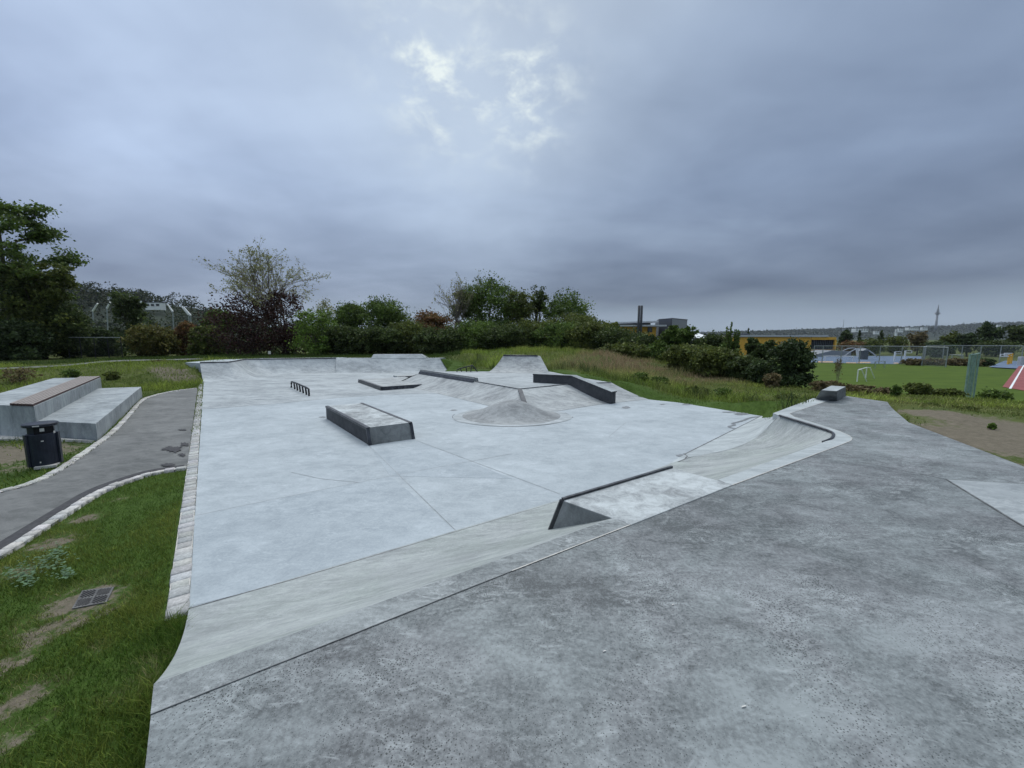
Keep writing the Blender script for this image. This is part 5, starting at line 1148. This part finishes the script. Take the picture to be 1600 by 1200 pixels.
for sx in (-1, 1):
    for sy in (-1, 1): MB().tube([(tn[0] + sx * (rr - .1), 95 + sy * (rr - .1), -2), (tn[0] + sx * (rr - .1), 95 + sy * (rr - .1), ze - .01)], .06, 6).build('leg', M['white'], te)
lr = deep(1110, 522, 135); tag(MB().box((lr[0], 135, 1), (22, 8, 7)).build('dark_roofed_building', M['cladding_dark'], bevel=.1), 'long dark roofed building far behind the white tent', 'building')

# ---------------------------------------------------------------- left: fence, sign, masts, hillside
a, b = deep(105, 527, 41), deep(188, 527.5, 41); fo = root('wire_fence', (a[0], 41, zt(a[0], 41)), 'dark wire fence with thin top rail under the trees at the left', 'fence')
m_ = MB(); m_.tube([a, b], .035, 6); m_.build('top_rail', M['grey_metal'], fo)
for px in (105, 124, 146, 167, 188):
    p = deep(px, 527.3, 41); MB().tube([(p[0], 41, zt(p[0], 41) - .2), p], .04, 6).build('post', M['black'], fo)
no = MB(); zb_ = zt(a[0], 41); no.add([(a[0], 41.03, zb_), (b[0], 41.03, zb_), (b[0], 41.03, b[2]), (a[0], 41.03, a[2])], [(0, 1, 2, 3)]); n_o = no.build('netting', M['net_dark'], fo)
uvl = n_o.data.uv_layers.new(name='UVMap')
for lp in n_o.data.loops: co = n_o.data.vertices[lp.vertex_index].co; uvl.data[lp.index].uv = (co.x, co.z)
sgp = deep(421, 551, 33.5); so_ = root('small_sign', (sgp[0], 33.5, zt(sgp[0], 33.5)), 'tiny pale sign on a short stake in front of the maroon bush', 'sign')
MB().box((sgp[0], 33.5, sgp[2]), (.22, .03, .26)).build('plate', M['sticker'], so_); MB().tube([(sgp[0], 33.53, sgp[2] - .9), (sgp[0], 33.53, sgp[2] + .1)], .02, 6).build('stake', M['wood_end'], so_)
Ym = 150
for k, (pts_, lab) in enumerate((([(152.5, 474), (145, 486), (145, 512)], 'bent white mast leaning right, leftmost above the wire fence'), ([(172, 472), (167, 482), (167, 515)], 'bent white mast second from the left, beside the egg shaped tree'),
        ([(220.5, 470), (221, 480), (222, 520)], 'straight white mast right of the egg shaped tree'), ([(262, 475.5), (270, 487), (270.5, 520)], 'bent white mast leaning left over the yellowish bush'), ([(284, 479), (295, 492), (295, 520)], 'bent white mast leaning left, front one of the right pair'), ([(287, 480), (298, 493), (298, 520)], 'bent white mast leaning left, rear one of the right pair'))):
    P = [Vector(deep(a, b, Ym)) for a, b in pts_]; o = root('bent_mast', (P[-1].x, Ym, 0), lab, 'mast', 'white masts before the wooded hillside')
    MB().tube([P[1], Vector((P[2].x, Ym, 0))], .2, 7).build('pole', M['grey_metal'], o); MB().tube([P[0], P[1]], [.26, .34], 7).build('arm', M['white'], o)

def hill(name, x0, x1, yc, ridge, depth, zlow, mat, nx=80, ny=18, seed=0):
    rows = []
    for j in range(ny):
        t = j / (ny - 1); row = []
        for i in range(nx):
            x = x0 + (x1 - x0) * i / (nx - 1); hgt = ridge(x); f = math.sin(math.pi * min(1, t * 1.0) * .5) if t < .6 else math.sin(math.pi * .3) + (1 - math.sin(math.pi * .3)) * ((t - .6) / .4)
            z = zlow + (hgt - zlow) * min(1, f) * (1 + 0) + (noise.noise(Vector((x * .012, t * 5, seed))) * hgt * .10 + noise.noise(Vector((x * .05, t * 20, seed))) * hgt * .035) * (0 if j == 0 else 1)
            row.append((x, yc + depth * t, z))
        rows.append(row)
    o = MB().grid(rows).build(name, mat, smooth=True); return o
def interp(px_y, Yd):
    xs = [deep(px, 500, Yd)[0] for px, _ in px_y]; zs = [deep(px, py, Yd)[2] for px, py in px_y]
    return lambda x: float(np.interp(x, xs, zs))
LH = [(-900, 430), (-200, 440), (0, 448), (130, 458), (170, 460), (210, 468), (250, 470), (300, 478), (330, 488), (370, 500), (450, 520), (560, 545)]
rl = interp(LH, 330); tag(hill('hill', -900, -110, 190, rl, 140, -3, M['hill'], seed=3), kind='structure')
# woods on the left hillside
nW = 1500; xs = rng.uniform(-700, -110, nW); tt = rng.random(nW) ** .6; hz = np.array([rl(x) for x in xs])
f = np.where(tt < .6, np.sin(np.pi * tt * .5), math.sin(math.pi * .3) + (1 - math.sin(math.pi * .3)) * ((tt - .6) / .4)); zc = -3 + (hz + 3) * np.minimum(1, f)
cl = np.stack([xs, 190 + 140 * tt, zc + 2.5], 1); rad = rng.uniform(3.2, 6.0, nW); cl[:, 2] += rng.uniform(-1.5, 4, nW)
near = (np.abs(xs + 320 * .98) < 400); k = rng.integers(0, nW, 80000); dd_ = rng.normal(size=(80000, 3)); dd_ /= np.linalg.norm(dd_, axis=1)[:, None]; pts = cl[k] + dd_ * rad[k][:, None] * rng.uniform(.75, 1.05, (80000, 1))
V, c = leaves(pts, 1.25, [(.028, .042, .02), (.04, .054, .024), (.02, .033, .017), (.045, .05, .022)]); c *= rng.uniform(.5, 1.5, nW)[k][:, None]
tag(fast('hillside_wood', V.reshape(-1, 3), np.arange(len(pts) * 4).reshape(-1, 4), np.repeat(c, 4, 0), M['leaf']), kind='stuff')
def house(label, px0, px1, yt, yb_, Yd, floors=2, roof=True, cat='house', name='house'):
    a, b = deep(px0, yb_, Yd), deep(px1, yt, Yd); w = b[0] - a[0]; h = b[2] - a[2]; cx_ = (a[0] + b[0]) / 2; o = root(name, (cx_, Yd, a[2]), label, cat, 'apartment blocks on the far hill' if name == 'apartment_block' else 'houses on the left hillside')
    wl_ = MB().box((cx_, Yd + w * .2, a[2] + h / 2 - h * .3), (w, w * .4, h * 1.6)).build('wall', M['white'], o)
    if roof: MB().box((cx_, Yd + w * .2, a[2] + h * 1.14), (w * 1.04, w * .44, h * .1)).build('roof', M['cladding_dark'], o)
    m_ = MB(); nw = max(3, int(w / h))
    for r in range(floors):
        for k in range(nw): m_.box((a[0] + w * (k + .5) / nw, Yd - .02 * w * 0 - .06, a[2] + h * (r + .5) / floors), (w / nw * .6, .2, h / floors * .5))
    m_.build('window_rows', M['glass'], wl_); return o
house('white house with flat dark roof among the trees on the left hillside', 227, 250, 473, 480, 218, 1); house('small pale house half hidden on the left hillside above the bent masts', 168, 178, 464, 467, 260, 1)
RH = [(860, 534), (950, 528), (1050, 523), (1100, 521), (1180, 519), (1240, 517), (1280, 515.5), (1330, 514), (1352, 512), (1375, 513), (1400, 513.5), (1440, 511), (1480, 512), (1500, 508), (1530, 506.5), (1570, 505.5), (1620, 504), (1800, 505), (2300, 512)]
rh = interp(RH, 2300); tag(hill('far_hill', 200, 3350, 1500, rh, 800, -6, M['hill'], 160, 18, 9), kind='structure')
nW = 5000; xs = rng.uniform(300, 3300, nW); tt = rng.random(nW) ** .45; hz = np.array([rh(x) for x in xs]); f = np.where(tt < .6, np.sin(np.pi * tt * .5), math.sin(math.pi * .3) + (1 - math.sin(math.pi * .3)) * ((tt - .6) / .4))
cl = np.stack([xs, 1500 + 800 * tt, -6 + (hz + 6) * np.minimum(1, f) + 2], 1); pts, k = clump_points(50000, cl, rng.uniform(12, 26, nW), .35)
V, c = leaves(pts, 7, [(.035, .05, .03), (.05, .064, .036), (.026, .04, .025)]); c *= rng.uniform(.6, 1.4, nW)[k][:, None]
tag(fast('far_wood', V.reshape(-1, 3), np.arange(len(pts) * 4).reshape(-1, 4), np.repeat(c, 4, 0), M['leaf']), kind='stuff')
for px0, px1, yt, yb_, lab in ((1337, 1357, 513.5, 517, 'long pale apartment block on the far hill above the slim conifer'), (1420, 1436, 511.8, 514.5, 'long pale apartment block on the far hill left of the telecom tower'), (1441, 1450, 511.5, 514.5, 'short white block on the far hill close to the telecom tower'), (1399, 1403, 514.5, 521, 'slim white tower block on the far hill'), (1367, 1376, 517.5, 520.5, 'pale house row lower on the far hill left of the pointed conifer'), (1404, 1412, 513.5, 517, 'pale block right of the slim tower block on the far hill'), (1559, 1566, 507.5, 510.5, 'white block on the far hill above the tallest dark tree')):
    house(lab, px0, px1, yt, yb_, 1490, 3, False, 'building', 'apartment_block')
Yt = 1900; tb = deep(1462, 513, Yt); th = deep(1466, 477, Yt); tw = root('telecom_tower', (tb[0], Yt, tb[2] - 20), 'tall concrete telecom tower with round pods on the far hill', 'tower')
tx_ = tb[0]; zz = lambda f: tb[2] + (th[2] - tb[2]) * f
MB().tube([(tx_, Yt, tb[2] - 25), (tx_, Yt, zz(.68))], [5.6, 3.6], 10).build('shaft', M['tower'], tw, smooth=True)
m_ = MB()
for f_, r_t, h_ in ((.60, 6, 3), (.645, 10.5, 3.5), (.70, 7.5, 3), (.76, 6.5, 2.5), (.82, 5, 2)): m_.tube([(tx_, Yt, zz(f_) - h_), (tx_, Yt, zz(f_)), (tx_, Yt, zz(f_) + h_ * .6)], [r_t * .6, r_t, r_t * .9], 12)
m_.build('pod', M['tower'], tw); MB().tube([(tx_, Yt, zz(.68)), (tx_, Yt, zz(.86)), (tx_, Yt, zz(1.02))], [3.2, 2.4, .9], 8).build('antenna', M['tower'], tw)
Yt = 1850; a, b = deep(1317, 516, Yt), deep(1317.3, 499, Yt); tag(MB().tube([(a[0], Yt, a[2] - 15), (a[0], Yt, b[2])], [1.4, .6], 5).build('radio_mast', M['tower']), 'very thin radio mast on the far hill above the dark rounded tree', 'mast')

# pale scraps lying on the deck
for px, py, s, lab in ((942, 1019, .022, 'tiny cream leaf lying on a dark spot of the deck'), (1050, 946, .018, 'tiny white scrap on the deck below the wedge ledge'), (1159, 1106, .028, 'white splinter on the deck near the bottom of the photo')):
    p = Vector(at(px, py, DZ + .003)); tag(MB().loft([p, p + Vector((s, .006, 0)), p + Vector((s * .8, .012, 0)), p + Vector((.002, .006, 0))], [p + Vector((.002, .001, .004)), p + Vector((s, .006, .005)), p + Vector((s * .8, .012, .003)), p + Vector((.002, .006, .003))]).build('paper_scrap', M['sticker']), lab, 'litter', 'pale scraps on the deck')

# ---------------------------------------------------------------- sky and light
SUN_AZ, SUN_EL = R(-8), R(52)                                          # azimuth from +Y, towards +X
w = bpy.data.worlds.new('World'); sc.world = w; w.use_nodes = True; nt = w.node_tree; nt.nodes.clear()
out = nt.nodes.new('ShaderNodeOutputWorld'); bg = nt.nodes.new('ShaderNodeBackground'); bg2 = nt.nodes.new('ShaderNodeBackground')
sky = nt.nodes.new('ShaderNodeTexSky'); sky.sky_type = 'NISHITA'; sky.sun_disc = False; sky.sun_elevation = SUN_EL; sky.sun_rotation = SUN_AZ
nt.links.new(sky.outputs[0], bg.inputs[0]); bg.inputs[1].default_value = .06
tc = nt.nodes.new('ShaderNodeTexCoord'); D = tc.outputs['Generated']; sx = nt.nodes.new('ShaderNodeSeparateXYZ'); nt.links.new(D, sx.inputs[0])
zc_ = math_n(nt, 'MAXIMUM', sx.outputs[2], 0.0); den = math_n(nt, 'ADD', zc_, .22)
cmb = nt.nodes.new('ShaderNodeCombineXYZ'); nt.links.new(math_n(nt, 'DIVIDE', sx.outputs[0], den), cmb.inputs[0]); nt.links.new(math_n(nt, 'DIVIDE', sx.outputs[1], den), cmb.inputs[1])
CP = cmb.outputs[0]
big = tex(nt, mapping(nt, CP, .9, (.6, .8, 1)), .75, 2, .45, .2); mid = tex(nt, mapping(nt, CP, .4, (.8, 1.3, 1)), 1.5, 4, .5, .25); fin = tex(nt, mapping(nt, CP, -.6, (1, .6, 1)), 3.6, 4, .5, .2)
base_r = ramp(nt, [(0, (.31, .385, .48)), (.03, (.262, .333, .432)), (.075, (.186, .23, .308)), (.15, (.208, .262, .356)), (.32, (.285, .366, .503)), (.55, (.375, .47, .615)), (.68, (.46, .55, .67)), (.85, (.62, .70, .80)), (1, (.70, .78, .87))])
nt.links.new(zc_, base_r.inputs[0])
v = math_n(nt, 'ADD', math_n(nt, 'MULTIPLY', big, .52), math_n(nt, 'ADD', math_n(nt, 'MULTIPLY', mid, .36), math_n(nt, 'MULTIPLY', fin, .12)))
mr = ramp(nt, [(.35, (.62, .64, .68)), (.5, (.98, .98, .985)), (.63, (1.40, 1.37, 1.31))]); nt.links.new(v, mr.inputs[0])
cl_ = mixc(nt, 1.0, base_r.outputs[0], mr.outputs[0], 'MULTIPLY')
# the cloud thins and turns lavender towards the left of the view
lr_ = ramp(nt, [(.12, (1.38, 1.36, 1.40)), (.40, (1.15, 1.16, 1.20)), (.62, (.95, .965, 1.0)), (.9, (.87, .89, .935))]); nt.links.new(math_n(nt, 'ADD', math_n(nt, 'MULTIPLY', sx.outputs[0], .5), .5), lr_.inputs[0])
cl_ = mixc(nt, 1.0, cl_, lr_.outputs[0], 'MULTIPLY')
# thin bright gaps where the sun stands behind the cloud
def lobe(px, py, k):
    a, dy, dz = ray(px, py); d = Vector((a, dy, dz)).normalized()
    dp = nt.nodes.new('ShaderNodeVectorMath'); dp.operation = 'DOT_PRODUCT'; nt.links.new(D, dp.inputs[0]); dp.inputs[1].default_value = d
    return math_n(nt, 'POWER', math_n(nt, 'MAXIMUM', dp.outputs['Value'], 0), k)
gl = math_n(nt, 'ADD', lobe(690, -20, 11), math_n(nt, 'MULTIPLY', lobe(750, 130, 34), .7))
cl_ = mixc(nt, math_n(nt, 'MULTIPLY', math_n(nt, 'MULTIPLY', gl, math_n(nt, 'ADD', mid, .25)), .42, True), cl_, (.60, .70, .80))
hi_ = ramp(nt, [(.66, (0, 0, 0)), (.80, (1, 1, 1))]); nt.links.new(zc_, hi_.inputs[0])  # broad overhead lobe above the view, added to brighten the ground
sl_ = nt.nodes.new('ShaderNodeVectorMath'); sl_.operation = 'DOT_PRODUCT'; nt.links.new(D, sl_.inputs[0]); sl_.inputs[1].default_value = (0.0, math.cos(R(62)), math.sin(R(62)))
sp_ = math_n(nt, 'MULTIPLY', math_n(nt, 'POWER', math_n(nt, 'MAXIMUM', sl_.outputs['Value'], 0), 5), hi_.outputs[0])
sg_ = mixc(nt, 1.0, (2.6, 2.68, 2.66), sp_, 'MULTIPLY'); cl_ = mixc(nt, 1.0, cl_, sg_, 'ADD')
hl = tex(nt, mapping(nt, CP, .3, (1, 1, 1)), 8.5, 8, .62, .25); hr = ramp(nt, [(.42, (0, 0, 0)), (.86, (1, 1, 1))]); hr.color_ramp.interpolation = 'EASE'; nt.links.new(hl, hr.inputs[0])
ga = math_n(nt, 'ADD', math_n(nt, 'ADD', lobe(690, 150, 300), math_n(nt, 'MULTIPLY', lobe(815, 150, 260), 1.5)), math_n(nt, 'ADD', lobe(640, 75, 420), math_n(nt, 'MULTIPLY', lobe(730, 60, 60), .35)))
cl_ = mixc(nt, math_n(nt, 'MULTIPLY', math_n(nt, 'MULTIPLY', hr.outputs[0], ga), 1.25, True), cl_, (.86, .95, .95))
# lighter clear band low over the horizon
bd = ramp(nt, [(0, (.6, .6, .6)), (.02, (1, 1, 1)), (.06, (.7, .7, .7)), (.10, (0, 0, 0))]); nt.links.new(math_n(nt, 'ADD', zc_, math_n(nt, 'MULTIPLY', math_n(nt, 'SUBTRACT', mid, .5), .09)), bd.inputs[0])
cl_ = mixc(nt, math_n(nt, 'MULTIPLY', bd.outputs[0], .8), cl_, (.325, .405, .50))
nt.links.new(cl_, bg2.inputs[0]); bg2.inputs[1].default_value = 1.0
mx = nt.nodes.new('ShaderNodeMixShader'); mx.inputs[0].default_value = .93; nt.links.new(bg.outputs[0], mx.inputs[1]); nt.links.new(bg2.outputs[0], mx.inputs[2]); nt.links.new(mx.outputs[0], out.inputs[0])
ld = bpy.data.lights.new('sun', 'SUN'); ld.energy = 1.2; ld.angle = R(25); ld.color = (1, .97, .93); lo = bpy.data.objects.new('sun', ld); C.objects.link(lo)
sd = Vector((math.sin(SUN_AZ) * math.cos(SUN_EL), math.cos(SUN_AZ) * math.cos(SUN_EL), math.sin(SUN_EL))); lo.rotation_euler = sd.to_track_quat('Z', 'Y').to_euler()

hb_ = MB().box((150, 350, 96), (6500, 6200, 212)); hzm = bpy.data.materials.new('haze'); hzm.use_nodes = True; hn = hzm.node_tree; hn.nodes.clear()
ho = hn.nodes.new('ShaderNodeOutputMaterial'); pv = hn.nodes.new('ShaderNodeVolumePrincipled'); pv.inputs['Color'].default_value = (.80, .88, 1, 1); pv.inputs['Density'].default_value = .00006; hn.links.new(pv.outputs[0], ho.inputs['Volume'])
tag(hb_.build('haze', hzm), kind='stuff')
for o in bpy.data.objects:
    if 'label' in o and len(o['label'].split()) > 16: print('LONG', len(o['label'].split()), o['label'])
    if 'org' in o: del o['org']
vs = sc.view_settings; vs.view_transform = 'Standard'; vs.look = 'None'; vs.exposure = 0; vs.gamma = 1; vs.use_curve_mapping = False
sc.cycles.max_bounces = 4; sc.cycles.diffuse_bounces = 2; sc.cycles.volume_bounces = 0; sc.cycles.transparent_max_bounces = 24
